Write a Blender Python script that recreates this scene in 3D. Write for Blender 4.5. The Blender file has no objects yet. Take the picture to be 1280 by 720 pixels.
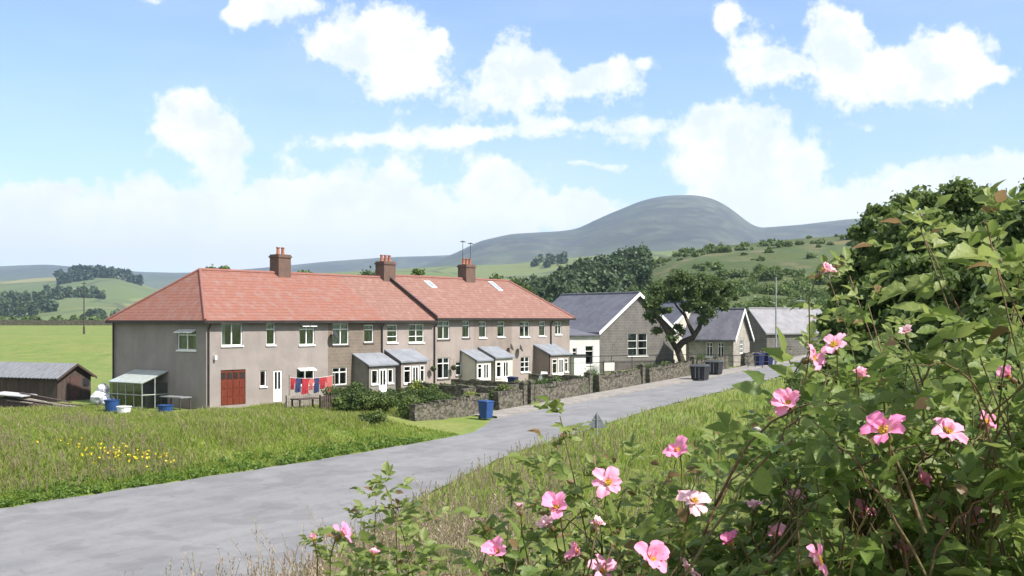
import bpy, bmesh, math, random
import numpy as np
from mathutils import Vector, Matrix
R = math.radians
random.seed(7); rng = np.random.default_rng(7)
S = bpy.context.scene; COL = S.collection
F = 1400.0; EYE = 5.3          # focal length in 1280-wide pixels, eye height above the terrace ground

# ------------------------------------------------------------------ camera
cd = bpy.data.cameras.new('camera'); cam = bpy.data.objects.new('camera', cd); COL.objects.link(cam)
cam.location = (0, 0, EYE); cam.rotation_euler = (R(90), 0, 0)
cd.sensor_width = 36; cd.lens = 36 * F / 1280; cd.shift_y = 40 / 1280
cd.clip_start = 0.05; cd.clip_end = 30000
S.camera = cam
S.render.resolution_x = 1280; S.render.resolution_y = 720
# ------------------------------------------------------------------ sun, exposure
SUN_AZ = R(121); SUN_EL = R(48)     # azimuth clockwise from +Y
sd = Vector((math.sin(SUN_AZ)*math.cos(SUN_EL), math.cos(SUN_AZ)*math.cos(SUN_EL), math.sin(SUN_EL)))
sl = bpy.data.lights.new('sun', 'SUN'); sl.energy = 4.1; sl.angle = R(1.5); sl.color = (1, .95, .88)
so = bpy.data.objects.new('sun', sl); COL.objects.link(so); so.rotation_euler = sd.to_track_quat('Z', 'Y').to_euler()
so.location = (60, -20, 80)
S.view_settings.view_transform = 'Standard'; S.view_settings.look = 'None'
S.view_settings.gamma = 1; S.view_settings.use_curve_mapping = False; S.view_settings.exposure = 1.12
# ------------------------------------------------------------------ node helpers
class NT:
    def __init__(s, tree): s.t = tree; s.N = tree.nodes; s.L = tree.links
    def n(s, typ, **kw):
        o = s.N.new(typ)
        for k, v in kw.items(): setattr(o, k, v)
        return o
    def put(s, sock, v):
        if isinstance(v, bpy.types.NodeSocket): s.L.new(v, sock)
        elif v is not None:
            if isinstance(v, tuple) and len(v) == 3 and sock.type == 'RGBA': v = v + (1,)
            sock.default_value = v
    def m(s, op, a, b=None, c=None, clamp=False):
        o = s.n('ShaderNodeMath', operation=op); o.use_clamp = clamp
        s.put(o.inputs[0], a)
        if b is not None: s.put(o.inputs[1], b)
        if c is not None: s.put(o.inputs[2], c)
        return o.outputs[0]
    def vm(s, op, a, b=None):
        o = s.n('ShaderNodeVectorMath', operation=op); s.put(o.inputs[0], a)
        if b is not None: s.put(o.inputs[1], b)
        return o.outputs[0]
    def mix(s, f, a, b):
        o = s.n('ShaderNodeMix', data_type='RGBA'); s.put(o.inputs[0], f); s.put(o.inputs[6], a); s.put(o.inputs[7], b)
        return o.outputs[2]
    def noise(s, vec, scale, detail=4, rough=.55, dist=0):
        o = s.n('ShaderNodeTexNoise'); s.put(o.inputs['Vector'], vec); o.inputs['Scale'].default_value = scale
        o.inputs['Detail'].default_value = detail; o.inputs['Roughness'].default_value = rough; o.inputs['Distortion'].default_value = dist
        return o.outputs[0]
    def ramp(s, f, a, b, smooth=True):
        o = s.n('ShaderNodeMapRange'); o.interpolation_type = 'SMOOTHSTEP' if smooth else 'LINEAR'
        s.put(o.inputs[0], f); o.inputs[1].default_value = a; o.inputs[2].default_value = b
        return o.outputs[0]

# ------------------------------------------------------------------ sky: Nishita plus cumulus laid out by direction
wd = bpy.data.worlds.new('World'); S.world = wd; wd.use_nodes = True
k = NT(wd.node_tree); k.N.clear()
wo = k.n('ShaderNodeOutputWorld')
sky = k.n('ShaderNodeTexSky', sky_type='NISHITA'); sky.sun_disc = False; sky.sun_elevation = SUN_EL; sky.sun_rotation = SUN_AZ
sky.altitude = 250; sky.air_density = 1.0; sky.dust_density = 0.7; sky.ozone_density = 1.0
SKY = 0.096
dirv = k.n('ShaderNodeTexCoord').outputs['Generated']
sx = k.n('ShaderNodeSeparateXYZ'); k.L.new(dirv, sx.inputs[0])
yy = k.m('MAXIMUM', sx.outputs[1], .15)
nz1 = k.n('ShaderNodeTexNoise'); k.put(nz1.inputs['Vector'], dirv); nz1.inputs['Scale'].default_value = 14; nz1.inputs['Detail'].default_value = 9; nz1.inputs['Roughness'].default_value = .6
wv = k.vm('SUBTRACT', nz1.outputs['Color'], (.5, .5, .5))
ws = k.n('ShaderNodeSeparateXYZ'); k.L.new(wv, ws.inputs[0])
A_ = k.m('ADD', k.m('MULTIPLY', k.m('DIVIDE', sx.outputs[0], yy), F), k.m('MULTIPLY', ws.outputs[0], 65))
B_ = k.m('ADD', k.m('MULTIPLY', k.m('DIVIDE', sx.outputs[2], yy), F), k.m('MULTIPLY', ws.outputs[1], 50))
CL = [(340,5,62,26,1),(300,15,25,16,.9),(470,50,66,44,1.15),(428,62,42,28,1),(495,92,45,30,1),(550,50,24,21,1),
 (650,78,46,38,1.1),(635,115,62,28,.8),(705,108,48,24,.9),(762,95,40,27,1),(805,82,15,12,.8),
 (236,135,40,32,1.1),(258,172,55,30,1.05),(288,205,26,28,1),(215,165,35,26,.8),
 (910,22,20,24,.9),(943,80,36,26,1.05),(990,82,34,15,.8),(1045,42,46,42,1.15),(1095,90,80,36,1.15),(1178,72,60,46,1.15),(1140,108,72,22,1.05),(1235,92,42,15,1),
 (920,200,76,38,1),(968,212,46,30,1),(880,188,42,28,.9),(930,148,95,24,.75),(770,155,140,15,.75),(600,166,120,14,.72),(450,174,80,12,.62),(700,172,170,11,.65),(1072,160,34,14,.7),(740,208,50,7,.6),
 (1200,222,140,26,.85),(1255,200,90,22,.8),(960,262,90,36,1),(1060,256,90,26,1),(895,250,50,28,.9),(1170,245,90,30,1),
 (20,285,90,45,1.0),(110,295,110,42,1.0),(200,290,120,48,1.0),(300,300,120,50,1.05),(352,250,45,32,1.1),(400,285,90,50,1.05),(470,290,90,48,1.05),(525,270,48,40,1.15),(618,232,48,36,1.15),(625,275,60,42,1),(720,266,62,26,1),(490,215,30,18,.9),(175,238,45,18,.6),(60,255,60,26,.8),(420,232,60,24,.7),(560,305,90,36,.9),
 (90,134,75,8,.5),(190,0,55,9,.6),(5,155,20,10,.5),
 (-120,120,90,50,1),(-200,290,200,50,1),(1420,60,90,40,1),(1450,250,160,40,1),(700,-120,120,50,1),(250,-100,110,50,1),(1100,-160,120,50,1)]
fld = None
for (cx, cy, rx, ry, st) in CL:
    rx *= .90; ry *= .86
    if cy > 225: st *= 1.12
    if st < .85: st *= .85
    ex = k.m('MULTIPLY_ADD', A_, 1/rx, -(cx-640)/rx); ey = k.m('MULTIPLY_ADD', B_, 1/ry, -(400-cy)/ry)
    d = k.m('MULTIPLY_ADD', ex, ex, k.m('MULTIPLY', ey, ey))
    g = k.m('DIVIDE', st, k.m('MULTIPLY_ADD', k.m('POWER', d, 1.35), 1.0, 1))
    fld = g if fld is None else k.m('MAXIMUM', fld, k.m('MULTIPLY_ADD', k.m('MINIMUM', fld, g), .35, k.m('MAXIMUM', fld, g)))
fine = k.noise(dirv, 22, 8, .62)
back = k.m('MULTIPLY', k.ramp(k.noise(dirv, 4, 6, .6), .25, .6), 1.3)  # unseen clouds behind the camera, cover raised to add soft ambient light
front = k.ramp(sx.outputs[1], .15, .45)
tot = k.m('ADD', k.m('MULTIPLY', fld, front), k.m('MULTIPLY', back, k.m('SUBTRACT', 1, front)))
tot = k.m('ADD', tot, k.m('MULTIPLY', k.m('SUBTRACT', fine, .5), 1.5))
fine2 = k.noise(dirv, 60, 6, .65)
tot = k.m('ADD', tot, k.m('MULTIPLY', k.m('SUBTRACT', fine2, .5), 1.0))
alpha = k.ramp(tot, .48, .92)
low = k.ramp(sx.outputs[2], .22, .0)
veil = k.m('MULTIPLY', k.ramp(k.noise(k.vm('MULTIPLY', dirv, (1, 1, 4)), 3.2, 5, .6), .4, .8), .14)
alpha = k.m('MAXIMUM', alpha, k.m('ADD', veil, k.m('MULTIPLY', low, .15)))
shade = k.m('MULTIPLY', k.ramp(k.noise(k.vm('ADD', dirv, (0, 0, .012)), 20, 7, .65), .42, .62), k.ramp(tot, .55, 1.0)); shade = k.m('MULTIPLY', shade, k.ramp(sx.outputs[2], .03, .2))
ccol = k.mix(shade, (1.0, 1.0, 1.0), (.74, .80, .90))
bs = k.n('ShaderNodeBackground'); tn = k.n('ShaderNodeMix', data_type='RGBA', blend_type='MULTIPLY'); tn.inputs[0].default_value = 1; k.L.new(sky.outputs[0], tn.inputs[6]); tn.inputs[7].default_value = (.90, .945, 1.07, 1); k.L.new(tn.outputs[2], bs.inputs[0]); bs.inputs[1].default_value = SKY
bs2 = k.n('ShaderNodeBackground'); k.L.new(ccol, bs2.inputs[0]); bs2.inputs[1].default_value = .58
ms = k.n('ShaderNodeMixShader'); k.L.new(alpha, ms.inputs[0]); k.L.new(bs.outputs[0], ms.inputs[1]); k.L.new(bs2.outputs[0], ms.inputs[2])
k.L.new(ms.outputs[0], wo.inputs[0])
wd.cycles.sampling_method = 'MANUAL'; wd.cycles.sample_map_resolution = 512

# ------------------------------------------------------------------ materials
MATS = {}
def pm(name, c1, c2=None, scale=3.0, rough=.8, bump=0.0, bscale=None, coord='Object', stretch=None, lo=.35, hi=.65, spec=.3, metal=0, extra=None):
    if name in MATS: return MATS[name]
    m = bpy.data.materials.new(name); m.use_nodes = True; MATS[name] = m
    q = NT(m.node_tree); b = q.N['Principled BSDF']
    b.inputs['Roughness'].default_value = rough; b.inputs['Specular IOR Level'].default_value = spec; b.inputs['Metallic'].default_value = metal
    vec = q.n('ShaderNodeTexCoord').outputs[coord] if coord != 'World' else q.n('ShaderNodeNewGeometry').outputs['Position']
    if stretch: vec = q.vm('MULTIPLY', vec, stretch)
    colr = c1
    if c2: colr = q.mix(q.ramp(q.noise(vec, scale, 6, .62), lo, hi), c1, c2)
    if extra: colr = extra(q, vec, colr)
    q.put(b.inputs['Base Color'], colr)
    if bump:
        bp = q.n('ShaderNodeBump'); bp.inputs['Strength'].default_value = bump; bp.inputs['Distance'].default_value = .02
        q.L.new(q.noise(vec, bscale or scale*8, 4, .6), bp.inputs['Height']); q.L.new(bp.outputs[0], b.inputs['Normal'])
    return m
def leafmat(name, cols, trans=.25, rough=.5, spec=.35, attr='var', vein=False):
    if name in MATS: return MATS[name]
    m = bpy.data.materials.new(name); m.use_nodes = True; MATS[name] = m
    q = NT(m.node_tree); b = q.N['Principled BSDF']; out = q.N['Material Output']
    at = q.n('ShaderNodeAttribute'); at.attribute_name = attr
    cr = q.n('ShaderNodeValToRGB'); q.L.new(at.outputs['Fac'], cr.inputs[0]); e = cr.color_ramp.elements
    for i, c in enumerate(cols):
        t = i/(len(cols)-1) if not vein else (0, .33, .62, .86, 1)[i]
        el = e[0] if i == 0 else (e[-1] if i == len(cols)-1 else e.new(t))
        el.position = t; el.color = c + (1,)
    base = cr.outputs[0]
    if vein:
        nn = q.noise(q.n('ShaderNodeTexCoord').outputs['Object'], 90, 3)
        base = q.mix(q.m('MULTIPLY', q.ramp(nn, .45, .7), .35), base, q.mix(.5, base, (.20, .26, .06)))
    if vein:
        bp = q.n('ShaderNodeBump'); bp.inputs['Strength'].default_value = .6; bp.inputs['Distance'].default_value = .004
        q.L.new(q.noise(q.n('ShaderNodeTexCoord').outputs['Object'], 130, 3), bp.inputs['Height']); q.L.new(bp.outputs[0], b.inputs['Normal'])
    q.L.new(base, b.inputs['Base Color']); b.inputs['Roughness'].default_value = rough; b.inputs['Specular IOR Level'].default_value = spec
    tr = q.n('ShaderNodeBsdfTranslucent'); q.L.new(base, tr.inputs[0])
    mx = q.n('ShaderNodeMixShader'); mx.inputs[0].default_value = trans
    q.L.new(b.outputs[0], mx.inputs[1]); q.L.new(tr.outputs[0], mx.inputs[2]); q.L.new(mx.outputs[0], out.inputs[0])
    return m

def m_glass():
    m = bpy.data.materials.new('window_glass'); m.use_nodes = True; q = NT(m.node_tree); q.N.clear()
    o = q.n('ShaderNodeOutputMaterial'); g = q.n('ShaderNodeBsdfGlossy'); g.inputs['Roughness'].default_value = .03
    t = q.n('ShaderNodeBsdfTransparent'); t.inputs[0].default_value = (.75, .8, .8, 1)
    lw = q.n('ShaderNodeFresnel'); lw.inputs[0].default_value = 1.55
    mx = q.n('ShaderNodeMixShader'); q.L.new(q.m('MULTIPLY', lw.outputs[0], .8, clamp=True), mx.inputs[0])
    q.L.new(t.outputs[0], mx.inputs[1]); q.L.new(g.outputs[0], mx.inputs[2]); q.L.new(mx.outputs[0], o.inputs[0]); return m
GLASS = m_glass()
WHITE = pm('white_upvc', (.78,.78,.76), (.68,.68,.66), 4, .35)
CURT = pm('curtain_cloth', (.74,.73,.70), (.55,.54,.52), 9, .9, stretch=(6,6,.3))
BLACK = pm('black_plastic', (.018,.018,.02), (.03,.03,.032), 6, .45)
GUT = pm('dark_gutter', (.025,.02,.02), (.04,.032,.03), 3, .4)
def tilex(q, vec, c):
    s = q.n('ShaderNodeSeparateXYZ'); q.L.new(vec, s.inputs[0])
    w = q.m('SINE', q.m('MULTIPLY', s.outputs[2], 34)); w = q.ramp(w, .55, 1)
    c = q.mix(q.m('MULTIPLY', w, .6), c, (.10, .045, .035))
    st = q.noise(q.vm('MULTIPLY', vec, (2.2, 2.2, .5)), 1.0, 5)
    return q.mix(q.m('MULTIPLY', q.ramp(st, .45, .7), .6), c, (.22, .15, .13))
TILE = pm('red_roof_tiles', (.25,.102,.072), (.20,.09,.068), 5.0, .8, .4, 14, extra=tilex)
def tilex2(q, vec, c):
    s = q.n('ShaderNodeSeparateXYZ'); q.L.new(vec, s.inputs[0])
    w = q.ramp(q.m('SINE', q.m('MULTIPLY', s.outputs[2], 34)), .55, 1)
    c = q.mix(q.m('MULTIPLY', w, .6), c, (.10, .055, .045))
    st = q.noise(q.vm('MULTIPLY', vec, (2.5, 2.5, .5)), 1.0, 5)
    return q.mix(q.m('MULTIPLY', q.ramp(st, .45, .75), .5), c, (.29, .20, .17))
TILE2 = pm('faded_red_roof_tiles', (.235,.115,.088), (.185,.10,.08), 5.0, .85, .4, 14, extra=tilex2)
RIDGE = pm('ridge_tiles', (.26,.105,.085), (.20,.095,.08), 5, .8)
def dash(name, a, b):
    def ex(q, vec, c):
        st = q.noise(q.vm('MULTIPLY', vec, (1.6, 1.6, .25)), 1.0, 6, .65)
        c = q.mix(q.m('MULTIPLY', q.ramp(st, .48, .8), .45), c, tuple(x*.62 for x in a))
        sp = q.noise(vec, 22, 2)
        return q.mix(q.m('MULTIPLY', q.ramp(sp, .5, .62), .28), c, tuple(x*.6 for x in a))
    return pm(name, a, b, .7, .95, .7, 30, extra=ex)
def blockx(mc, bw=.45, bh=.225):
    def ex(q, vec, c):
        s = q.n('ShaderNodeSeparateXYZ'); q.L.new(vec, s.inputs[0]); cb = q.n('ShaderNodeCombineXYZ')
        q.L.new(q.m('ADD', s.outputs[0], q.m('MULTIPLY', s.outputs[1], .93)), cb.inputs[0]); q.L.new(s.outputs[2], cb.inputs[1])
        br = q.n('ShaderNodeTexBrick'); q.L.new(cb.outputs[0], br.inputs[0]); br.inputs['Scale'].default_value = 1
        br.inputs['Brick Width'].default_value = bw; br.inputs['Row Height'].default_value = bh; br.inputs['Mortar Size'].default_value = .012
        q.put(br.inputs['Color1'], c); q.put(br.inputs['Color2'], q.mix(.5, c, q.mix(.5, c, (.1, .085, .07)))); q.put(br.inputs['Mortar'], mc)
        return br.outputs[0]
    return ex
W_PINK = dash('pinkish_pebbledash', (.285,.25,.232), (.24,.21,.195))
W_GABLE = W_PINK
W_BROWN = pm('brown_block_wall', (.19,.15,.115), (.15,.122,.10), 1.4, .95, .5, 20, extra=blockx((.2,.175,.15)))
W_PINK2 = dash('pale_pebbledash', (.31,.262,.238), (.26,.22,.2))
W_TAN = dash('tan_pebbledash', (.265,.215,.185), (.215,.18,.16))
STONE = pm('grey_stone_blocks', (.15,.14,.13), (.10,.095,.09), 1.2, .95, .8, 12, extra=blockx((.19,.18,.165), .5, .25))
SLATE = pm('grey_slate', (.13,.13,.155), (.095,.095,.115), 1.1, .55, .5, 20, extra=lambda q, v, c: q.mix(q.m('MULTIPLY', q.ramp(q.noise(q.vm('MULTIPLY', v, (3, 3, .6)), 1.3, 5), .45, .75), .4), c, (.2,.2,.2)))
SLATE_L = pm('pale_grey_roof_sheet', (.23,.225,.235), (.18,.175,.185), 1.2, .7, .3)
FELT = pm('grey_porch_roof', (.22,.235,.26), (.17,.18,.2), 1.5, .7, .3)
CREAM = pm('cream_render', (.55,.52,.45), (.46,.43,.38), .8, .9, .4)
WHITEWASH = pm('whitewash', (.70,.69,.66), (.58,.57,.54), .9, .9, .4)
REDDOOR = pm('red_varnished_wood', (.17,.037,.02), (.10,.024,.014), 3, .4, .3, stretch=(8,8,.6))
BRICK = pm('chimney_brick', (.14,.06,.042), (.075,.037,.03), 2.5, .9, .6, 20, extra=blockx((.15,.12,.1), .23, .075))
POT = pm('terracotta', (.36,.13,.075), (.26,.10,.06), 5, .8)
def dryst(q, vec, c):
    vo = q.n('ShaderNodeTexVoronoi'); q.L.new(q.vm('MULTIPLY', vec, (1, 1, 1.7)), vo.inputs['Vector']); vo.inputs['Scale'].default_value = 4.2
    bw = q.n('ShaderNodeRGBToBW'); q.L.new(vo.outputs['Color'], bw.inputs[0])
    c = q.mix(q.m('MULTIPLY', bw.outputs[0], .6), c, (.17,.15,.12))
    c = q.mix(q.m('MULTIPLY', q.ramp(q.noise(vec, 1.3, 5), .48, .62), .6), c, (.06,.075,.03))
    return q.mix(q.m('MULTIPLY', q.ramp(vo.outputs['Distance'], .42, .7), .75), c, (.035,.032,.025))
DRY = pm('dry_stone', (.125,.11,.09), (.075,.07,.05), 2, .95, .9, 9, extra=dryst)
WOODD = pm('weathered_dark_timber', (.085,.06,.05), (.05,.038,.034), 2, .9, .5, stretch=(5,5,.5))
WOODP = pm('weathered_pale_timber', (.30,.27,.23), (.18,.16,.14), 3, .9, .5, stretch=(1,1,6))
BLUEP = pm('blue_plastic', (.025,.07,.21), (.02,.055,.16), 3, .45)
DBLUEP = pm('dark_blue_plastic', (.012,.02,.08), (.01,.015,.06), 3, .45)
METAL = pm('galvanised_metal', (.30,.31,.32), (.22,.23,.24), 6, .5, metal=.3)
DMETAL = pm('dark_metal', (.035,.035,.037), (.05,.05,.05), 6, .5)
BARK = pm('bark', (.075,.06,.045), (.035,.03,.022), 5, .95, 1.0, 18, stretch=(1,1,.35))
REDC = pm('red_cloth', (.36,.035,.045), (.26,.02,.03), 8, .9); PINKC = pm('coral_cloth', (.46,.13,.12), (.36,.10,.09), 8, .9)
BLUEC = pm('navy_cloth', (.035,.05,.12), (.02,.03,.08), 8, .9); WHITEC = pm('white_cloth', (.75,.75,.76), (.6,.6,.62), 8, .9)

# ------------------------------------------------------------------ object helpers
def tag(o, label=None, cat=None, group=None, kind=None):
    if label: o['label'] = label
    if cat: o['category'] = cat
    if group: o['group'] = group
    if kind: o['kind'] = kind
    return o
def thing(name, label, cat, loc=(0,0,0), rz=0, group=None):
    o = bpy.data.objects.new(name, None); COL.objects.link(o); o.location = loc; o.rotation_euler = (0,0,rz); o.empty_display_size = .2
    return tag(o, label, cat, group)
class MB:
    def __init__(s): s.v = []; s.f = []
    def box(s, x0, y0, z0, x1, y1, z1):
        b = len(s.v); s.v += [(x0,y0,z0),(x1,y0,z0),(x1,y1,z0),(x0,y1,z0),(x0,y0,z1),(x1,y0,z1),(x1,y1,z1),(x0,y1,z1)]
        s.f += [tuple(b+i for i in q) for q in ((0,3,2,1),(4,5,6,7),(0,1,5,4),(1,2,6,5),(2,3,7,6),(3,0,4,7))]; return s
    def poly(s, pts): b = len(s.v); s.v += [tuple(p) for p in pts]; s.f.append(tuple(range(b, b+len(pts)))); return s
    def tube(s, pts, rad, n=6, cap=True):
        pts = [Vector(p) for p in pts]
        if not hasattr(rad, '__len__'): rad = [rad]*len(pts)
        b = len(s.v); N = len(pts); prev = None
        for i, p in enumerate(pts):
            t = (pts[min(i+1, N-1)] - pts[max(i-1, 0)]).normalized()
            a = prev if prev is not None else (Vector((0,0,1)) if abs(t.z) < .9 else Vector((1,0,0)))
            a = (a - t*a.dot(t)).normalized(); prev = a; c = t.cross(a)
            for j in range(n):
                th = 2*math.pi*j/n; s.v.append(tuple(p + (a*math.cos(th) + c*math.sin(th))*rad[i]))
        for i in range(N-1):
            for j in range(n): s.f.append((b+i*n+j, b+i*n+(j+1)%n, b+(i+1)*n+(j+1)%n, b+(i+1)*n+j))
        if cap: s.f.append(tuple(b+j for j in reversed(range(n)))); s.f.append(tuple(b+(N-1)*n+j for j in range(n)))
        return s
    def lathe(s, prof, n=12, c=(0,0,0)):
        b = len(s.v)
        for r, z in prof:
            for j in range(n): s.v.append((c[0]+r*math.cos(2*math.pi*j/n), c[1]+r*math.sin(2*math.pi*j/n), c[2]+z))
        for i in range(len(prof)-1):
            for j in range(n): s.f.append((b+i*n+j, b+i*n+(j+1)%n, b+(i+1)*n+(j+1)%n, b+(i+1)*n+j))
        s.f.append(tuple(b+j for j in reversed(range(n)))); s.f.append(tuple(b+(len(prof)-1)*n+j for j in range(n))); return s
    def hull(s, pts):
        bm = bmesh.new(); vs = [bm.verts.new(p) for p in pts]; bmesh.ops.convex_hull(bm, input=vs)
        bmesh.ops.delete(bm, geom=[v for v in bm.verts if not v.link_faces], context='VERTS')
        bmesh.ops.dissolve_limit(bm, angle_limit=.001, verts=bm.verts, edges=bm.edges)
        bm.verts.index_update(); b = len(s.v); s.v += [tuple(v.co) for v in bm.verts]; s.f += [tuple(b+v.index for v in f.verts) for f in bm.faces]; bm.free(); return s
    def build(s, name, mat, parent=None, smooth=False, bevel=0):
        me = bpy.data.meshes.new(name); me.from_pydata(s.v, [], s.f); me.materials.append(mat)
        if smooth: me.polygons.foreach_set('use_smooth', [True]*len(me.polygons))
        o = bpy.data.objects.new(name, me); COL.objects.link(o)
        if parent: o.parent = parent
        if bevel:
            md = o.modifiers.new('bevel', 'BEVEL'); md.width = bevel; md.segments = 2; md.limit_method = 'ANGLE'
        return o
def np_mesh(name, V, Fq, mat, parent=None, var=None, tri=False, smooth=False):
    """V (n,3), Fq (m,4 or 3) -> object; var per vertex"""
    k_ = Fq.shape[1]; me = bpy.data.meshes.new(name)
    me.vertices.add(len(V)); me.vertices.foreach_set('co', np.ascontiguousarray(V, dtype=np.float32).ravel())
    me.loops.add(Fq.size); me.loops.foreach_set('vertex_index', np.ascontiguousarray(Fq, dtype=np.int32).ravel())
    me.polygons.add(len(Fq)); me.polygons.foreach_set('loop_start', np.arange(0, Fq.size, k_, dtype=np.int32))
    me.polygons.foreach_set('loop_total', np.full(len(Fq), k_, dtype=np.int32))
    if smooth: me.polygons.foreach_set('use_smooth', np.ones(len(Fq), dtype=bool))
    me.update(calc_edges=True)
    if var is not None:
        a = me.attributes.new('var', 'FLOAT', 'POINT'); a.data.foreach_set('value', np.ascontiguousarray(var, dtype=np.float32))
    me.materials.append(mat); o = bpy.data.objects.new(name, me); COL.objects.link(o)
    if parent: o.parent = parent
    return o

# ------------------------------------------------------------------ terrain heights (u along the road, v across it)
D_ = (.576, .817); P_ = (.817, -.576)
def uv(x, y): dx = x+1.9; dy = y-65; return D_[0]*dx+D_[1]*dy, P_[0]*dx+P_[1]*dy
def xy(u, v): return -1.9+D_[0]*u+P_[0]*v, 65+D_[1]*u+P_[1]*v
def zroad(u): return -.4+.04*np.clip(u, -75, 70)
def ledge(u): return np.interp(u, [-90,-60,-29.4,-23,-16,-8,-5,-2,0,300], [-14,-7,.15,1.3,2.6,3.4,3.4,2,.9,.9])
def redge(u): return np.interp(u, [-80,-60,-40,-31,-21,-10.8,8.7,32,60,300], [34,27,22,17.5,12.8,9.6,6.9,5.6,5.4,5.4])
def sm(t): t = np.clip(t, 0, 1); return t*t*(3-2*t)
def zg(x, y):
    x = np.asarray(x, float); y = np.asarray(y, float)
    u, v = uv(x, y); zr = zroad(u); le = ledge(u); re = redge(u)
    plat = 1.0*sm((u-28)/18) + .017*np.clip(y-112, 0, 190)*(y > 0)
    plat = plat + .6*sm((u-45)/20)*(v > -40)*0
    zl = zr + (plat-zr)*sm((le-v-.2)/8)
    T = np.interp(u, [-80,-52,-20,20,80], [3.75,3.7,2.7,2.0,2.6])
    fr = np.clip((v-re)/(38-re), 0, 1)**(1.05-.45*sm((-20-u)/18))
    zz = zr + (T-zr)*fr + .10*np.sin(x*.9+y*.4)*np.clip((v-re)/4, 0, 1)*.8
    z = np.where(v > re, zz, np.where(v < le, zl, zr-.07))
    near = np.exp(-((y-120)/60)**2)*0
    return z + near
def ray_ground(px, py, y0=3, y1=400):
    tx = (px-640)/F; tz = (400-py)/F; Y = y0
    while Y < y1:
        if EYE+tz*Y <= float(zg(tx*Y, Y)): break
        Y += .05
    return tx*Y, Y, float(zg(tx*Y, Y))
def Wp(px, py, Y): return ((px-640)/F*Y, Y, EYE+(400-py)/F*Y)

# ground: one sheet, polar around the camera
ang = np.concatenate([np.linspace(-40, 40, 420), np.linspace(44, 316, 69)]); ang = np.radians(ang)
rr = np.concatenate([[.02], np.geomspace(.6, 160, 330), np.geomspace(170, 9000, 60)])
AA, RR = np.meshgrid(ang, rr); gx = np.sin(AA)*RR; gy = np.cos(AA)*RR; gz = zg(gx, gy)
gz += .05*np.sin(gx*2.1+1)*np.sin(gy*1.7)*(RR < 200)*(((uv(gx, gy)[1] > redge(uv(gx, gy)[0])+1) | (uv(gx, gy)[1] < ledge(uv(gx, gy)[0])-1)))
far = sm((RR-330)/300); gz = gz*(1-far) + (-6)*far
n_a = len(ang); n_r = len(rr); idx = np.arange(n_a*n_r).reshape(n_r, n_a); nx = np.roll(idx, -1, axis=1)
Fg = np.stack([idx[:-1], nx[:-1], nx[1:], idx[1:]], -1).reshape(-1, 4)
def grassx(q, vec, c):
    n1 = q.noise(vec, .22, 4); c = q.mix(q.m('MULTIPLY', q.ramp(n1, .4, .65), .55), c, (.20,.20,.06))
    n2 = q.noise(vec, 2.5, 4); return q.mix(q.m('MULTIPLY', q.ramp(n2, .45, .7), .5), c, (.07,.10,.022))
GRASSG = pm('grass_ground', (.15,.20,.04), (.11,.155,.03), .6, .95, .5, 12, coord='World', extra=grassx)
g = np_mesh('ground', np.stack([gx, gy, gz], -1).reshape(-1, 3), Fg, GRASSG, smooth=True); g['kind'] = 'structure'

def strip(name, us, fa, fb, dz, mat, nv=8):
    V = []; 
    for u in us:
        a, b = fa(u), fb(u)
        for j in range(nv+1):
            v = a+(b-a)*j/nv; x, y = xy(u, v); V.append((x, y, float(zroad(u))+dz+.03*math.sin(math.pi*j/nv)))
    Fs = [(i*(nv+1)+j, i*(nv+1)+j+1, (i+1)*(nv+1)+j+1, (i+1)*(nv+1)+j) for i in range(len(us)-1) for j in range(nv)]
    o = np_mesh(name, np.array(V), np.array(Fs), mat, smooth=True); o['kind'] = 'structure'; return o
def ncol(q, vec):
    o = q.n('ShaderNodeTexNoise'); q.L.new(vec, o.inputs['Vector']); o.inputs['Scale'].default_value = 2.5; o.inputs['Detail'].default_value = 5; return o.outputs[1]
def tarx(q, vec, c):
    a = q.noise(vec, 40, 2); c = q.mix(q.m('MULTIPLY', q.ramp(a, .4, .7), .4), c, (.27,.27,.28))
    b = q.noise(q.vm('MULTIPLY', vec, (1, 1, 1)), .35, 5); c = q.mix(q.m('MULTIPLY', q.ramp(b, .4, .65), .45), c, (.125,.127,.14))
    ct = q.noise(vec, 1.6, 6, .7); c = q.mix(q.m('MULTIPLY', q.ramp(ct, .56, .7), .35), c, (.10,.10,.10))
    s_ = q.n('ShaderNodeSeparateXYZ'); q.L.new(vec, s_.inputs[0])
    v_ = q.m('ADD', q.m('MULTIPLY', s_.outputs[0], .817), q.m('MULTIPLY', s_.outputs[1], -.576)); u_ = q.m('ADD', q.m('MULTIPLY', s_.outputs[0], .576), q.m('MULTIPLY', s_.outputs[1], .817))
    cb = q.n('ShaderNodeCombineXYZ'); q.L.new(q.m('MULTIPLY', v_, 1.5), cb.inputs[0]); q.L.new(q.m('MULTIPLY', u_, .07), cb.inputs[1])
    c = q.mix(q.m('MULTIPLY', q.ramp(q.noise(cb.outputs[0], 1, 5, .6), .42, .62), .2), c, (.26,.255,.25))
    ve = q.n('ShaderNodeTexVoronoi', feature='DISTANCE_TO_EDGE'); q.L.new(q.vm('ADD', vec, q.vm('MULTIPLY', ncol(q, vec), (.6,.6,0))), ve.inputs['Vector']); ve.inputs['Scale'].default_value = .32
    c = q.mix(q.m('MULTIPLY', q.ramp(ve.outputs[0], .012, .003), q.m('MULTIPLY', q.ramp(ct, .5, .6), .3)), c, (.05,.05,.05))
    g = q.noise(vec, 14, 4, .8); c = q.mix(q.m('MULTIPLY', q.ramp(g, .56, .7), .45), c, (.33,.31,.28))
    p_ = q.noise(vec, .55, 3, .5); return q.mix(q.m('MULTIPLY', q.ramp(p_, .56, .59), .3), c, (.11,.11,.112))
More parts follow.
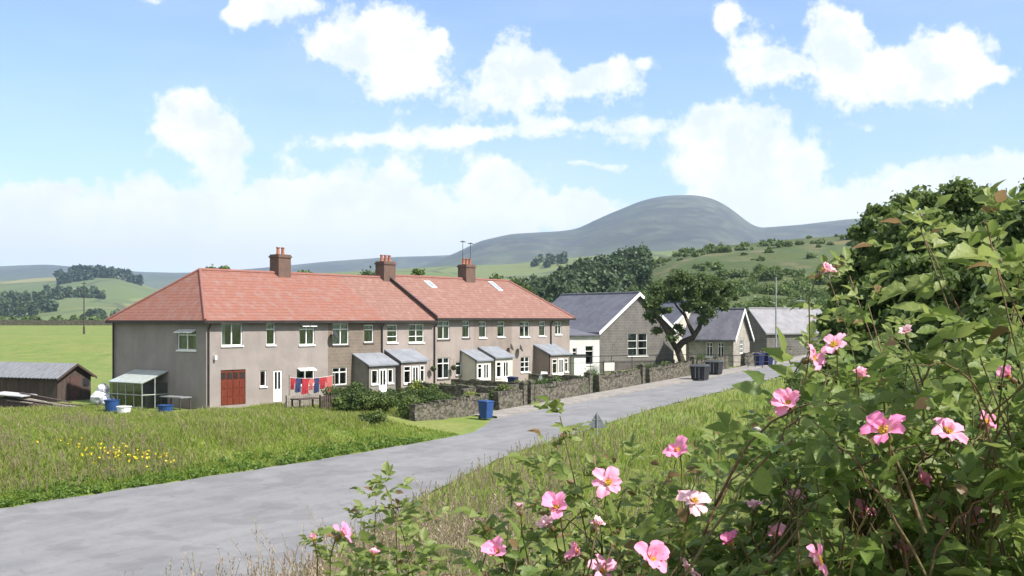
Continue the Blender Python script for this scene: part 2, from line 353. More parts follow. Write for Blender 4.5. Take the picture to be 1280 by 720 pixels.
TAR = pm('worn_tarmac', (.195,.192,.195), (.165,.163,.166), 1.2, .85, .5, 60, coord='World', extra=tarx)
us = np.arange(-85, 78, 1.0)
jit = lambda f, s: (lambda u: float(f(u)) + .10*math.sin(u*1.9+s)+.07*math.sin(u*4.3+s*2))
strip('road', us, jit(ledge, 0), jit(redge, 2), .0, TAR, 12)
PAV = pm('pavement_concrete', (.27,.25,.225), (.2,.185,.17), 1.5, .9, .4, 20, coord='World')
def pavement():
    m = MB(); uu = np.arange(.5, 70, 1.0)
    for a, b in zip(uu[:-1], uu[1:]):
        q = []
        for u in (a, b):
            z = float(zroad(u)); q.append([(*xy(u, -.9), z+.10), (*xy(u, .8), z+.10), (*xy(u, .92), z+.09), (*xy(u, .92), z-.1)])
        for i in range(3): m.poly([q[0][i], q[0][i+1], q[1][i+1], q[1][i]])
    o = m.build('pavement', PAV); o['kind'] = 'structure'
pavement()

# ------------------------------------------------------------------ hills (real heightfields at their own distance)
def hill(name, prof, D0, Dc, D1, mat, amp, x0=-700, x1=2000, nt=360, nd=70, base=-8, pw=1.0, seed=0, ns=1.0):
    pxs = np.linspace(x0, x1, nt); t = (pxs-640)/F
    crest = np.interp(pxs, [p[0] for p in prof], [p[1] for p in prof])
    kern = np.array([1,3,4,3,1])/12; crest = np.convolve(np.pad(crest, 2, mode='edge'), kern, 'valid')
    zc = EYE+(400-crest)*Dc/F
    Ds = np.concatenate([np.linspace(D0, Dc, nd), np.linspace(Dc, D1, 14)[1:]])
    T, DD = np.meshgrid(t, Ds); ZC = np.tile(zc, (len(Ds), 1))
    s = np.where(DD <= Dc, np.sin(np.clip((DD-D0)/(Dc-D0), 0, 1)*math.pi/2)**pw, 1-sm((DD-Dc)/(D1-Dc)))
    X = T*DD; tb = (base-EYE)/D0; TC = (ZC-EYE)/Dc; Z = np.where(DD <= Dc, EYE+DD*(tb+(TC-tb)*s), base+(ZC-base)*s)
    nse = 0
    for i, (fx, fy, a) in enumerate([(1.3,.9,.5),(2.7,2.1,.28),(5.1,4.3,.15),(9.7,8.1,.08),(19,17,.05)]):
        nse = nse + a*np.sin(X/Dc*fx*14*ns+seed+i*1.7+np.sin(DD/Dc*fy*9*ns+i))*np.sin(DD/Dc*fy*17*ns+seed*2+i+X/Dc*5)
    env = np.sin(np.clip((DD-D0)/(Dc-D0), 0, 1)*math.pi)**.7
    Z = Z + nse*amp*np.where(DD <= Dc, env+.06, .3)
    V = np.stack([X, DD, Z], -1).reshape(-1, 3); I = np.arange(V.shape[0]).reshape(len(Ds), nt)
    Fq = np.stack([I[:-1,:-1], I[:-1,1:], I[1:,1:], I[1:,:-1]], -1).reshape(-1, 4)
    o = np_mesh(name, V, Fq, mat, smooth=True); o['kind'] = 'structure'
    def height(px, D):
        j = np.argmin(abs(pxs-px)); i = np.argmin(abs(Ds-D)); return float(Z[i, j])
    return o, height
def fieldx(scale, wall, cols):
    def ex(q, vec, c):
        v2 = q.vm('MULTIPLY', vec, (1, .55, 0))
        vo = q.n('ShaderNodeTexVoronoi'); q.L.new(v2, vo.inputs['Vector']); vo.inputs['Scale'].default_value = scale; vo.inputs['Randomness'].default_value = .75
        cr = q.n('ShaderNodeValToRGB'); cr.color_ramp.interpolation = 'CONSTANT'
        bw = q.n('ShaderNodeRGBToBW'); q.L.new(vo.outputs['Color'], bw.inputs[0]); q.L.new(bw.outputs[0], cr.inputs[0])
        e = cr.color_ramp.elements
        for i, cc in enumerate(cols):
            p = .2+.6*i/len(cols) if i else 0
            el = e[0] if i == 0 else (e[1] if i == 1 else e.new(p)); el.position = p; el.color = cc+(1,)
        c = q.mix(.6, c, cr.outputs[0])
        ve = q.n('ShaderNodeTexVoronoi', feature='DISTANCE_TO_EDGE'); q.L.new(v2, ve.inputs['Vector']); ve.inputs['Scale'].default_value = scale; ve.inputs['Randomness'].default_value = .75
        if wall: c = q.mix(q.m('MULTIPLY', q.ramp(ve.outputs[0], wall, 0), .75), c, (.05,.055,.035))
        return c
    return ex
def patchx(scale, col, lo, hi, amt):
    def ex(q, vec, c): return q.mix(q.m('MULTIPLY', q.ramp(q.noise(vec, scale, 6, .65), lo, hi), amt), c, col)
    return ex
def moorx(q, vec, c):
    s = q.n('ShaderNodeSeparateXYZ'); q.L.new(vec, s.inputs[0])
    n1 = q.noise(q.vm('MULTIPLY', vec, (.0035, .0035, .012)), 1, 8, .7); c = q.mix(q.m('MULTIPLY', q.ramp(n1, .42, .58), .75), c, (.03,.03,.032))
    n2 = q.noise(q.vm('MULTIPLY', vec, (.012, .004, .03)), 1, 7, .7); c = q.mix(q.m('MULTIPLY', q.ramp(n2, .5, .64), .5), c, (.13,.125,.09))
    h = q.m('ADD', s.outputs[2], q.m('MULTIPLY', q.noise(vec, .004, 5), 160)); return q.mix(q.m('MULTIPLY', q.ramp(h, 330, 170), .75), c, (.085,.11,.045))
MOOR = pm('moorland', (.05,.052,.05), (.075,.08,.05), .0022, .95, coord='World', extra=moorx)
FIELDS = pm('hill_fields', (.11,.14,.045), (.14,.15,.06), .004, .95, coord='World', extra=fieldx(.0042, .03, [(.10,.14,.04),(.17,.18,.07),(.12,.15,.05),(.08,.11,.035)]))
FIELDS2 = pm('near_hill_fields', (.09,.12,.045), (.12,.13,.055), .006, .95, coord='World', extra=fieldx(.006, .03, [(.08,.115,.04),(.24,.22,.11),(.10,.135,.045),(.14,.15,.06)]))
def brx(q, vec, c):
    c = q.mix(q.m('MULTIPLY', q.ramp(q.noise(vec, .035, 6, .7), .45, .6), .75), c, (.045,.075,.022))
    c = q.mix(q.m('MULTIPLY', q.ramp(q.noise(vec, .05, 6, .7), .52, .64), .75), c, (.15,.125,.07))
    return q.mix(q.m('MULTIPLY', q.ramp(q.noise(vec, .4, 4, .7), .5, .65), .5), c, (.04,.06,.02))
BRACK = pm('bracken', (.075,.092,.03), (.055,.075,.025), .02, .95, .6, .6, coord='World', extra=brx)
hill('far_hills', [(-700,350),(-300,342),(0,333),(60,330.5),(120,336),(180,340),(230,341),(300,337),(350,333),(400,328),(480,322),(560,319),(620,318),(700,322),(900,335),(2000,330)], 1900, 6000, 8500, MOOR, 14, seed=3)
hill('mountain', [(-700,380),(300,372),(420,352),(520,335),(570,316),(600,301),(640,292),(700,289),(722,286),(740,277),(760,268),(780,260),(800,252),(820,247),(840,244.5),(868,244),(885,246.5),(900,252),(918,264),(935,278),(948,285),(1000,281),(1060,274),(1150,269),(1300,262),(2000,275)], 1700, 4600, 7000, MOOR, 12, nt=520, nd=90, seed=1)
_, h_left = hill('left_hill', [(-700,340),(-200,342),(0,352),(60,348),(110,343),(150,346),(190,360),(240,372),(400,376),(700,384),(2000,390)], 700, 2300, 3300, FIELDS2, 10, seed=5)
_, h_mid = hill('middle_hill_fields', [(-700,385),(200,372),(300,346),(450,339),(560,333),(640,330),(700,323),(780,317),(850,312),(900,310),(1000,303),(1100,298),(2000,300)], 650, 1700, 2500, FIELDS, 7, seed=8)
_, h_br = hill('bracken_hill', [(-700,402),(400,402),(500,398),(580,385),(640,372),(700,360),(760,346),(800,333),(840,319),(880,310),(940,304),(1000,299),(1060,296),(1200,292),(2000,296)], 165, 470, 760, BRACK, 3.2, x0=-300, nd=90, base=-3, seed=2, pw=.9)

# ------------------------------------------------------------------ foliage helpers
def leaf_cloud(name, C, Rd, per, size, mat, parent=None, flat=.75, var0=None, elong=1.6, inner=.45):
    C = np.asarray(C, float); Rd = np.asarray(Rd, float); n = len(C)
    cnt = np.maximum((per*(Rd/Rd.mean())**2).astype(int), 4); ci = np.repeat(np.arange(n), cnt); N = len(ci)
    d = rng.normal(size=(N, 3)); d /= np.linalg.norm(d, axis=1, keepdims=True)
    rad = Rd[ci]*(inner+(1-inner)*rng.random(N)**.6)*np.exp(.20*rng.normal(size=N))
    P = C[ci]+d*rad[:, None]*np.array([1, 1, flat])
    nrm = d*.7+rng.normal(size=(N, 3))*.7+np.array([0, 0, .35]); nrm /= np.linalg.norm(nrm, axis=1, keepdims=True)
    a = np.cross(nrm, rng.normal(size=(N, 3))); a /= np.linalg.norm(a, axis=1, keepdims=True); b = np.cross(nrm, a)
    s = size*(.6+.8*rng.random(N))[:, None]
    V = np.stack([P-a*s*elong*.5, P-b*s*.5+a*s*.1, P+a*s*elong*.5, P+b*s*.5+a*s*.1], 1).reshape(-1, 3)
    cv = rng.random(n) if var0 is None else np.asarray(var0)
    var = np.repeat(np.clip(.55*cv[ci]+.45*rng.random(N), 0, 1), 4)
    return np_mesh(name, V, np.arange(4*N).reshape(-1, 4), mat, parent, var)
L_DARK = leafmat('dark_tree_leaves', [(.05,.08,.022),(.075,.115,.03),(.11,.155,.042)], .45)
L_MID = leafmat('mid_tree_leaves', [(.06,.10,.026),(.10,.15,.034),(.15,.20,.05)], .4)
L_FAR = leafmat('far_wood_leaves', [(.035,.06,.024),(.052,.082,.03),(.075,.11,.038)], .25)
L_CONI = leafmat('conifer_needles', [(.02,.038,.02),(.03,.05,.025),(.04,.065,.03)], .1)
L_SHRUB = leafmat('shrub_leaves', [(.04,.065,.016),(.075,.12,.025),(.14,.17,.04)], .25)
def crown_pts(n, rx, ry, rz, c, rmin, rmax, hollow=.5):
    C = []; 
    while len(C) < n:
        p = rng.uniform(-1, 1, 3); l = np.linalg.norm(p)
        if l < 1 and (l > hollow or rng.random() < .3): C.append(p*np.array([rx, ry, rz])+np.array(c))
    return np.array(C), rng.uniform(rmin, rmax, n)
def tree(name, label, x, y, h, w, mat, cat='tree', group=None, z=None, n=34, per=260, size=.16, tr=.16, trunk_h=.35, cols=None, lobes=1.0, sink=.1):
    z = float(zg(x, y)) if z is None else z
    t = thing(name, label, cat, (x, y, z-sink), random.uniform(0, 6.28), group)
    ch = h*(1-trunk_h)
    C, Rd = crown_pts(n, w*.40, w*.40, ch*.42, (0, 0, h-ch*.5), w*.10*lobes, w*.2*lobes)
    leaf_cloud('crown', C, Rd, per, size, mat, t, inner=.15)
    m = MB(); top = h*.8
    pts = [(math.sin(i*1.3)*.03*h*i/5, math.cos(i*1.7)*.02*h*i/5, top*i/5) for i in range(6)]
    m.tube(pts, [tr*(1.15-.19*i) for i in range(6)], 8)
    for i in rng.choice(len(C), min(9, len(C)), replace=False):
        c = C[i]; s = Vector(pts[2+(i % 2)]); e = Vector(c); mid = (s+e)/2+Vector((0, 0, -.06*h))
        m.tube([s, mid, e], [tr*.42, tr*.28, tr*.1], 5)
    m.build('trunk', BARK, t, smooth=True); return t
def shrub(name, label, x, y, h, w, mat, group=None, cat='shrub', n=14, per=160, size=.09, z=None, d=None):
    z = float(zg(x, y)) if z is None else z; d = d or w
    t = thing(name, label, cat, (x, y, z), 0, group)
    C, Rd = crown_pts(n, w*.38, d*.38, h*.36, (0, 0, h*.5), h*.18, h*.30, .2)
    leaf_cloud('foliage', C, Rd, per, size, mat, t, flat=.8, elong=1.4)
    m = MB()
    for j in range(5):
        a = j*1.26; m.tube([(0, 0, -.05), (math.cos(a)*w*.12, math.sin(a)*d*.12, h*.35), (math.cos(a)*w*.25, math.sin(a)*d*.25, h*.7)], [.03, .02, .01], 5)
    m.build('stems', BARK, t); return t

# ------------------------------------------------------------------ terrace
HX, HY = -18.02, 66.0; HB = (.602, .799); HA = (-.799, .602); HROT = math.atan2(.799, .602)
def hw(lx, ly): return HX+HB[0]*lx+HA[0]*ly, HY+HB[1]*lx+HA[1]*ly
def Lx(px, ly=0):
    r = (px-640)/F; return (r*(HY+HA[1]*ly)-(HX+HA[0]*ly))/(HB[0]-HB[1]*r)
def Lz(py, lx, ly=0): return EYE+(400-py)*(HY+HB[1]*lx+HA[1]*ly)/F
DEP = 9.3; EAVE = 5.2; RZ = 8.5
def wall_holes(m, p0, dx, L, H, T, holes, nrm):
    """vertical wall from p0 along unit dx, length L, height H, thickness T opposite nrm, with rectangular holes (a,z0,b,z1)"""
    xs = sorted({0, L, *[h[0] for h in holes], *[h[2] for h in holes]}); zs = sorted({0, H, *[h[1] for h in holes], *[h[3] for h in holes]})
    def P(a, z, k_): return (p0[0]+dx[0]*a-nrm[0]*T*k_, p0[1]+dx[1]*a-nrm[1]*T*k_, p0[2]+z)
    for i in range(len(xs)-1):
        for j in range(len(zs)-1):
            ca, cz = (xs[i]+xs[i+1])/2, (zs[j]+zs[j+1])/2
            if any(h[0] < ca < h[2] and h[1] < cz < h[3] for h in holes): continue
            for k_ in (0, 1): m.poly([P(xs[i], zs[j], k_), P(xs[i+1], zs[j], k_), P(xs[i+1], zs[j+1], k_), P(xs[i], zs[j+1], k_)])
    for (a, z0, b, z1) in holes:
        m.poly([P(a,z0,0),P(b,z0,0),P(b,z0,1),P(a,z0,1)]); m.poly([P(a,z1,0),P(b,z1,0),P(b,z1,1),P(a,z1,1)])
        m.poly([P(a,z0,0),P(a,z1,0),P(a,z1,1),P(a,z0,1)]); m.poly([P(b,z0,0),P(b,z1,0),P(b,z1,1),P(b,z0,1)])
def window(parent, a, z0, b, z1, face='front', lights=2, curtain=1, inset=.1, sill=True, off=(0,0), open_vent=False, bars=False, label=None):
    """window in local wall coords; face front: along +x at y=off[1], outward -y ; face side: along +y at x=off[0], outward -x"""
    w = b-a; h = z1-z0
    root = bpy.data.objects.new('window', None); COL.objects.link(root); root.parent = parent
    if label: root['label'] = label
    if face == 'front': root.location = (a, off[1], z0)
    else: root.location = (off[0], b, z0); root.rotation_euler = (0, 0, -math.pi/2)
    f = MB(); t = .06; y0, y1 = inset-.05, inset+.03
    f.box(0, y0, 0, w, y1, t); f.box(0, y0, h-t, w, y1, h); f.box(0, y0, t, t, y1, h-t); f.box(w-t, y0, t, w, y1, h-t)
    for i in range(1, lights): x = w*i/lights; f.box(x-.035, y0+.003, t, x+.035, y1-.003, h-t)
    if bars:
        for q_ in (1/3, 2/3): f.box(t, y0+.006, h*q_-.025, w-t, y1-.006, h*q_+.025)
    elif h > 1.0 and curtain != 3: f.box(t, y0+.006, h*.72-.03, w-t, y1-.006, h*.72+.03)
    if open_vent:
        for i in range(lights):
            xa = w*i/lights+.04; xb = w*(i+1)/lights-.04; m2 = [(xa, y0-.02, h-.03), (xb, y0-.02, h-.03), (xb, y0-.36, h-.18), (xa, y0-.36, h-.18)]
            f.hull(m2+[(p[0], p[1]-.01, p[2]-.04) for p in m2])
    f.build('frame', WHITE, root)
    MB().box(t*.5, inset, t*.5, w-t*.5, inset+.012, h-t*.5).build('pane', GLASS, root)
    if curtain:
        def drape(x0, x1):
            c = MB()
            n = max(4, int((x1-x0)/.05))
            for i in range(n):
                xa = x0+(x1-x0)*i/n; xb = x0+(x1-x0)*(i+1)/n; ya = inset+.13+(.03 if i % 2 else 0); yb = inset+.13+(0 if i % 2 else .03)
                c.poly([(xa, ya, .02), (xb, yb, .02), (xb, yb, h-.02), (xa, ya, h-.02)])
            c.build('curtain', CURT, root)
        if curtain == 1: drape(0, w*.28); drape(w*.72, w)
        elif curtain == 2: drape(0, w)
        elif curtain == 3: drape(0, w*.3)
    if sill: MB().box(-.06, -.07, -.09, w+.06, inset-.05, .0).build('sill', WHITE if sill is True else sill, root)
    return root
def wpx(x0, y0, x1, y1):
    a, b = Lx(x0), Lx(x1); mid = (a+b)/2; return a, Lz(y1, mid), b, Lz(y0, mid)
def roof_part(parent, x0, x1, hipl, hipr, mat, dz=0, ol=.0, orr=.0):
    o = .32; ez = EAVE+dz+.02; rz = RZ+dz; my = DEP/2
    xa, xb = (x0-o if hipl else x0-ol), (x1+o if hipr else x1+orr)
    pts = [(xa,-o,ez),(xb,-o,ez),(xb,DEP+o,ez),(xa,DEP+o,ez),(xa,-o,ez+.07),(xb,-o,ez+.07),(xb,DEP+o,ez+.07),(xa,DEP+o,ez+.07)]
    ra, rb = (x0+hipl if hipl else xa), (x1-hipr if hipr else xb)
    pts += [(ra,my,rz),(rb,my,rz)]
    r = MB().hull(pts).build('roof', mat, parent)
    c = MB(); c.tube([(ra,my,rz+.01),(rb,my,rz+.01)], .11, 8)
    if hipl: c.tube([(xa,-o,ez+.09),(ra,my,rz+.02)], .09, 8); c.tube([(xa,DEP+o,ez+.09),(ra,my,rz+.02)], .09, 8)
    if hipr: c.tube([(xb,-o,ez+.09),(rb,my,rz+.02)], .09, 8); c.tube([(xb,DEP+o,ez+.09),(rb,my,rz+.02)], .09, 8)
    c.build('ridge_tiles', RIDGE, r)
    g_ = MB(); g_.box(xa, -o-.13, ez-.12, xb, -o+.03, ez+.05)
    if hipl: g_.box(xa-.12, -o-.127, ez-.12, xa+.03, DEP+o, ez+.047)
    g_.build('gutter', GUT, parent)
    return r
def chimney(roof, x, w=.95, d=.75, dz=0, pots=2, aerial=False, top=9.75, cat=None):
    my = DEP/2; c = MB()
    c.box(x-w/2, my-d/2, RZ-1.0+dz, x+w/2, my+d/2, top-.2); c.box(x-w/2-.06, my-d/2-.06, top-.2, x+w/2+.06, my+d/2+.06, top-.08); c.box(x-w/2, my-d/2, top-.08, x+w/2, my+d/2, top+.02)
    ch = c.build('chimney', BRICK, roof)
    for i in range(pots):
        px_ = x+(i-(pots-1)/2)*.42
        MB().lathe([(.12,0),(.14,.06),(.115,.12),(.105,.42),(.135,.46),(.135,.52),(.08,.52)], 12, (px_, my, top)).build('chimney_pot', POT, ch, smooth=False)
    if aerial:
        a = MB()
        for k_, (ax, hh) in enumerate([(x-.5, 2.0), (x+.5, 1.9)]):
            a.tube([(ax, my, top-.8), (ax, my, top+hh)], .022, 5)
            a.tube([(ax-.5, my-.3, top+hh-.1), (ax+.5, my+.3, top+hh-.1)], .014, 4)
            for j in range(5): q_ = -.4+.2*j; a.tube([(ax+q_-.1, my+q_*.6+.17, top+hh-.1), (ax+q_+.1, my+q_*.6-.17, top+hh-.1)], .009, 4)
        a.build('aerial', DMETAL, ch)
def porch(parent, a, b, dep, ztop, zeave, wallm, doors, side_win=False, roofm=FELT, label=None, y0=0):
    """lean-to porch: front face at y=-dep"""
    p = MB(); t = .1
    holes = [(d0-a, z0, d1-a, z1) for (d0, z0, d1, z1, *_) in doors]
    wall_holes(p, (a, -dep, 0), (1, 0), b-a, zeave, t, holes, (0, -1))
    for x in (a, b):
        o2 = -t if x == b else 0
        p.hull([(x+o2,-dep+t,0),(x+o2+t,-dep+t,0),(x+o2,0,0),(x+o2+t,0,0),(x+o2,-dep+t,zeave),(x+o2+t,-dep+t,zeave),(x+o2,0,ztop-.05),(x+o2+t,0,ztop-.05)])
    po = p.build('porch', wallm, parent)
    if label: po['label'] = label
    o = .16
    MB().hull([(a-o,-dep-o,zeave),(b+o,-dep-o,zeave),(a-o,-.002,ztop),(b+o,-.002,ztop),(a-o,-dep-o,zeave+.1),(b+o,-dep-o,zeave+.1),(a-o,-.002,ztop+.1),(b+o,-.002,ztop+.1)]).build('porch_roof', roofm, po)
    for (d0, z0, d1, z1, kind) in doors:
        if kind == 'door': door(po, d0, d1, z0, z1, -dep)
        else: window(po, d0, z0, d1, z1, off=(0, -dep), lights=kind, curtain=0, inset=.06, sill=WHITE)
    return po
def door(parent, a, b, z0, z1, y, mat=WHITE, glazed=True):
    d = MB(); w = b-a; h = z1-z0
    d.box(a, y+.02, z0, b, y+.09, z0+h*.42); d.box(a, y+.02, z1-.12, b, y+.09, z1)
    d.box(a, y+.02, z0+h*.42, a+.13, y+.09, z1-.12); d.box(b-.13, y+.02, z0+h*.42, b, y+.09, z1-.12); d.box(a+w/2-.04, y+.023, z0+h*.42, a+w/2+.04, y+.087, z1-.12)
    do = d.build('door', mat, parent)
    MB().box(a+.1, y+.05, z0+h*.40, b-.1, y+.06, z1-.1).build('pane', GLASS, do)
    MB().tube([(b-.17, y-.03, z0+1.0), (b-.17, y-.03, z0+1.14)], .012, 5).build('handle', METAL, do)
    return do

def dish(parent, x, z, r=.32, y=0):
    m = MB(); n = 14; b = 0
    prof = [(0.001, .0), (.12, .015), (.24, .055), (r, .11)]
    M = Matrix.Translation((x, y-.32, z)) @ Matrix.Rotation(R(25), 4, 'Z') @ Matrix.Rotation(R(70), 4, 'X')
    t = MB().lathe(prof, n); t.lathe([(.001,-.02),(r-.004, .09)], n)
    t.v = [tuple(M @ Vector(v)) for v in t.v]
    t.tube([(x, y-.002, z-.1), (x, y-.3, z-.02)], .025, 5); t.build('satellite_dish', DMETAL, parent)
def house(name, label, x0, x1, wallm, roofm, wins, doors_h=(), hipl=0, hipr=0, dz=0, shell_back=True):
    t = thing(name, label, 'house', (*hw(0, 0), 0), HROT, 'terraced houses of the row')
    m = MB(); T = .28; H = EAVE+dz
    holes = [(a-x0, z0, b-x0, z1) for (a, z0, b, z1, *_) in wins if _[0] != 'side']+[(a-x0, z0, b-x0, z1) for (a, z0, b, z1) in doors_h]
    wall_holes(m, (x0, 0, 0), (1, 0), x1-x0, H, T, [h for h in holes], (0, -1))
    wall_holes(m, (x0, DEP, 0), (1, 0), x1-x0, H, T, [], (0, 1))
    sh = [(z[0], z[1], z[2], z[3]) for z in wins if z[4] == 'side']
    if hipl: wall_holes(m, (x0, .001, 0), (0, 1), DEP-.002, H, T, sh, (-1, 0))
    else: m.poly([(x0+.002,0.01,0),(x0+.002,DEP-.01,0),(x0+.002,DEP-.01,H),(x0+.002,0.01,H)])
    if hipr: wall_holes(m, (x1, .001, 0), (0, 1), DEP-.002, H, T, [], (1, 0))
    else: m.poly([(x1-.002,0.01,0),(x1-.002,DEP-.01,0),(x1-.002,DEP-.01,H),(x1-.002,0.01,H)])
    m.poly([(x0+.01,.01,2.55),(x1-.01,.01,2.55),(x1-.01,DEP-.01,2.55),(x0+.01,DEP-.01,2.55)])
    m.box(x0+.003, -.04, -.5, x1-.003, -.002, .18)
    m.build('wall', wallm, t)
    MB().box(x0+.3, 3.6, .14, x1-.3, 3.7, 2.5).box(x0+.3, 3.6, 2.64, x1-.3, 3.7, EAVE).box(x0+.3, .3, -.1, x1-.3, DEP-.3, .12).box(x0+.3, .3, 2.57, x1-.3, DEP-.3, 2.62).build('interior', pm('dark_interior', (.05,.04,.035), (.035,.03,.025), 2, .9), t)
    for (a, z0, b, z1, kind, *r) in wins:
        o = r[0] if r else {}
        if kind == 'side': window(t, a, z0, b, z1, 'side', off=(x0, 0), **o)
        else: window(t, a, z0, b, z1, off=(0, 0), **o)
    rf = roof_part(t, x0, x1, hipl, hipr, roofm, dz)
    return t, rf
def pipe(t, x, ztop=EAVE, y=-.09): MB().tube([(x, y-.2, ztop-.02), (x, y-.18, ztop-.15), (x, y, ztop-.4), (x, y, .1)], .05, 6).build('downpipe', GUT, t)

B0, B1, B2, B3, B4, B5, B6 = 0, Lx(410), Lx(478), Lx(541), Lx(592), Lx(640), Lx(712)
h1, r1 = house('terraced_house', 'left end house with red double door and grey gable end', B0, B1, W_PINK, TILE,
  [(*wpx(277,404,303,432), 'f', dict(lights=2, curtain=3)), (*wpx(333,404,344,431), 'f', dict(lights=1, curtain=0)), (*wpx(374,404,393,431), 'f', dict(lights=2, curtain=1, open_vent=True)),
   (*wpx(325,463,333,483), 'f', dict(lights=1, curtain=0)), (*wpx(371,459,393,481), 'f', dict(lights=2, curtain=3, open_vent=True)),
   (.95, 3.5, 2.75, 4.75, 'side', dict(lights=2, curtain=1, open_vent=True))],
  [(Lx(276), .1, Lx(307), 2.3), (Lx(342), .1, Lx(353), 2.15)], hipl=3.1)
# red garage doors
gd = MB(); a, b = Lx(276), Lx(307); gd.box(a, .06, .1, (a+b)/2-.01, .12, 2.3); gd.box((a+b)/2+.01, .06, .1, b, .12, 2.3)
for i in range(2):
    for j in range(2):
        for k_ in range(3):
            xx = a+(b-a)*(i/2)+.08+j*(b-a)*.235; gd.box(xx, .035, .2+k_*.5, xx+(b-a)*.19, .06, .6+k_*.5)
g1 = gd.build('garage_door', REDDOOR, h1)
gp = MB()
for i in range(4): xx = a+(b-a)*(i/4)+.05; gp.box(xx, .04, 1.75, xx+(b-a)*.19, .058, 2.15)
gp.build('pane', pm('dark_pane', (.03,.02,.02), (.04,.03,.03), 3, .1, spec=.6), g1)
door(h1, Lx(342), Lx(353), .1, 2.15, 0.02); pipe(h1, .12); chimney(r1, B1, 1.1, .9, 0, 2, top=9.75)
MB().tube([(-.12, DEP-.1, EAVE-.1), (-.12, DEP-.1, .1)], .06, 6).build('downpipe', GUT, h1)
lamp = MB(); lamp.box(.5, -.2, 2.95, .64, -.002, 3.2); lamp.build('wall_lamp', WHITE, h1)
h2, r2 = house('terraced_house', 'second house from left, brown block wall and grey roofed porch', B1, B2, W_BROWN, TILE,
  [(*wpx(416,404,436,431), 'f', dict(lights=2, curtain=2, sill=STONE)), (*wpx(455,406,467,428), 'f', dict(lights=1, curtain=1, sill=STONE)), (*wpx(416,459,434,481), 'f', dict(lights=2, curtain=0, sill=STONE))])
pa, pb = 12.15, 14.75
porch(h2, pa, pb, 1.43, 2.95, 2.2, pm('grey_porch_render', (.22,.2,.185), (.18,.165,.15), 2, .9), [(pa+.25,1.0,pa+.85,1.95,1),(pa+1.0,.1,pa+1.75,2.0,'door'),(pa+1.85,1.0,pa+2.35,1.95,1)])
dish(h2, B1+.25, 4.35)
pipe(h2, B2-.1)
h3, r3 = house('terraced_house', 'third house from left, pale pink wall with white glazed porch', B2, B3, W_PINK2, TILE2,
  [(*wpx(484,406,497,428), 'f', dict(lights=1, curtain=1, bars=True)), (*wpx(511,405,530,428), 'f', dict(lights=2, curtain=1, bars=True))])
pa, pb = 15.3, 18.0
porch(h3, pa, pb, 1.43, 3.15, 2.35, W_PINK2, [(pa+.3,.9,pa+1.0,2.1,1),(pa+1.15,.1,pa+1.9,2.1,'door'),(pa+2.0,.9,pa+2.45,2.1,1)])
chimney(r3, B3-.1, 1.25, .9, 0, 3, top=9.7)
DZ = .18
h4, r4 = house('terraced_house', 'fourth house from left, tall windows with hanging baskets beside the lower one', B3, B4, W_PINK2, TILE2,
  [(*wpx(547,401,562,424), 'f', dict(lights=2, curtain=1, sill=STONE)), (*wpx(578,401,587,422), 'f', dict(lights=1, curtain=1, sill=STONE)), (*wpx(547,447,562,473), 'f', dict(lights=2, curtain=1, sill=STONE)), (*wpx(570,452,584,469), 'f', dict(lights=2, curtain=0, sill=STONE))], dz=DZ)
pa = 23.55; porch(h4, pa, pa+1.75, 1.5, 2.95, 2.2, CREAM, [(pa+.15,.9,pa+.65,2.0,1),(pa+.8,.1,pa+1.55,2.05,'door')])
pipe(h4, B3+.12)
MB().box(B3-.09, -.36, EAVE-.05, B3+.06, -.3, EAVE+.1).build('verge_end', GUT, h4)
vg = MB(); vg.hull([(B3-.09,-.45,EAVE+DZ+.02),(B3+.06,-.45,EAVE+DZ+.02),(B3-.09,DEP/2,RZ+DZ-.05),(B3+.06,DEP/2,RZ+DZ-.05),(B3-.09,-.45,EAVE+DZ+.22),(B3+.06,-.45,EAVE+DZ+.22),(B3-.09,DEP/2,RZ+DZ+.12),(B3+.06,DEP/2,RZ+DZ+.12)]); vg.build('verge_board', GUT, h4)
def skylight(rf, x, f, w=.7, h=.95, dz=DZ):
    sl_ = (RZ-EAVE)/(DEP/2+.32); an = math.atan(sl_); M = Matrix.Translation((x, -.32+f*(DEP/2+.32), EAVE+.09+dz+f*(RZ-EAVE-.07))) @ Matrix.Rotation(an, 4, 'X')
    m = MB().box(-w/2, -h/2, -.05, w/2, h/2, .07); m.v = [tuple(M @ Vector(v)) for v in m.v]; s_ = m.build('skylight', WHITE, rf)
    m = MB().box(-w/2+.07, -h/2+.07, .072, w/2-.07, h/2-.07, .08); m.v = [tuple(M @ Vector(v)) for v in m.v]; m.build('pane', pm('skylight_glass', (.25,.3,.36), None, 1, .1, spec=.8), s_)
skylight(r4, 24.2, .80)
h5, r5 = house('terraced_house', 'fifth house from left, two narrow upper windows and cream porch', B4, B5, W_TAN, TILE2,
  [(*wpx(599,402,608,422), 'f', dict(lights=1, curtain=2)), (*wpx(622,402,631,421), 'f', dict(lights=1, curtain=1))], dz=DZ)
pa = 25.7; porch(h5, pa, pa+2.2, 1.6, 3.15, 2.35, CREAM, [(pa+.15,.9,pa+.75,2.1,1),(pa+.95,.1,pa+1.75,2.15,'door')])
dish(h5, B5-.55, 3.1, .3); chimney(r5, 31.0 if False else B5-.05, 1.2, .9, DZ, 3, aerial=True, top=9.85)
h6, r6 = house('terraced_house', 'right end house with hipped roof, skylight and lean-to porch', B5, B6, W_PINK2, TILE2,
  [(*wpx(650,402,662,421), 'f', dict(lights=2, curtain=1)), (*wpx(674,402,682,420), 'f', dict(lights=1, curtain=2)), (*wpx(694,402,702,418), 'f', dict(lights=2, curtain=0)), (*wpx(651,446,662,465), 'f', dict(lights=2, curtain=1, bars=True))], hipr=2.6, dz=DZ)
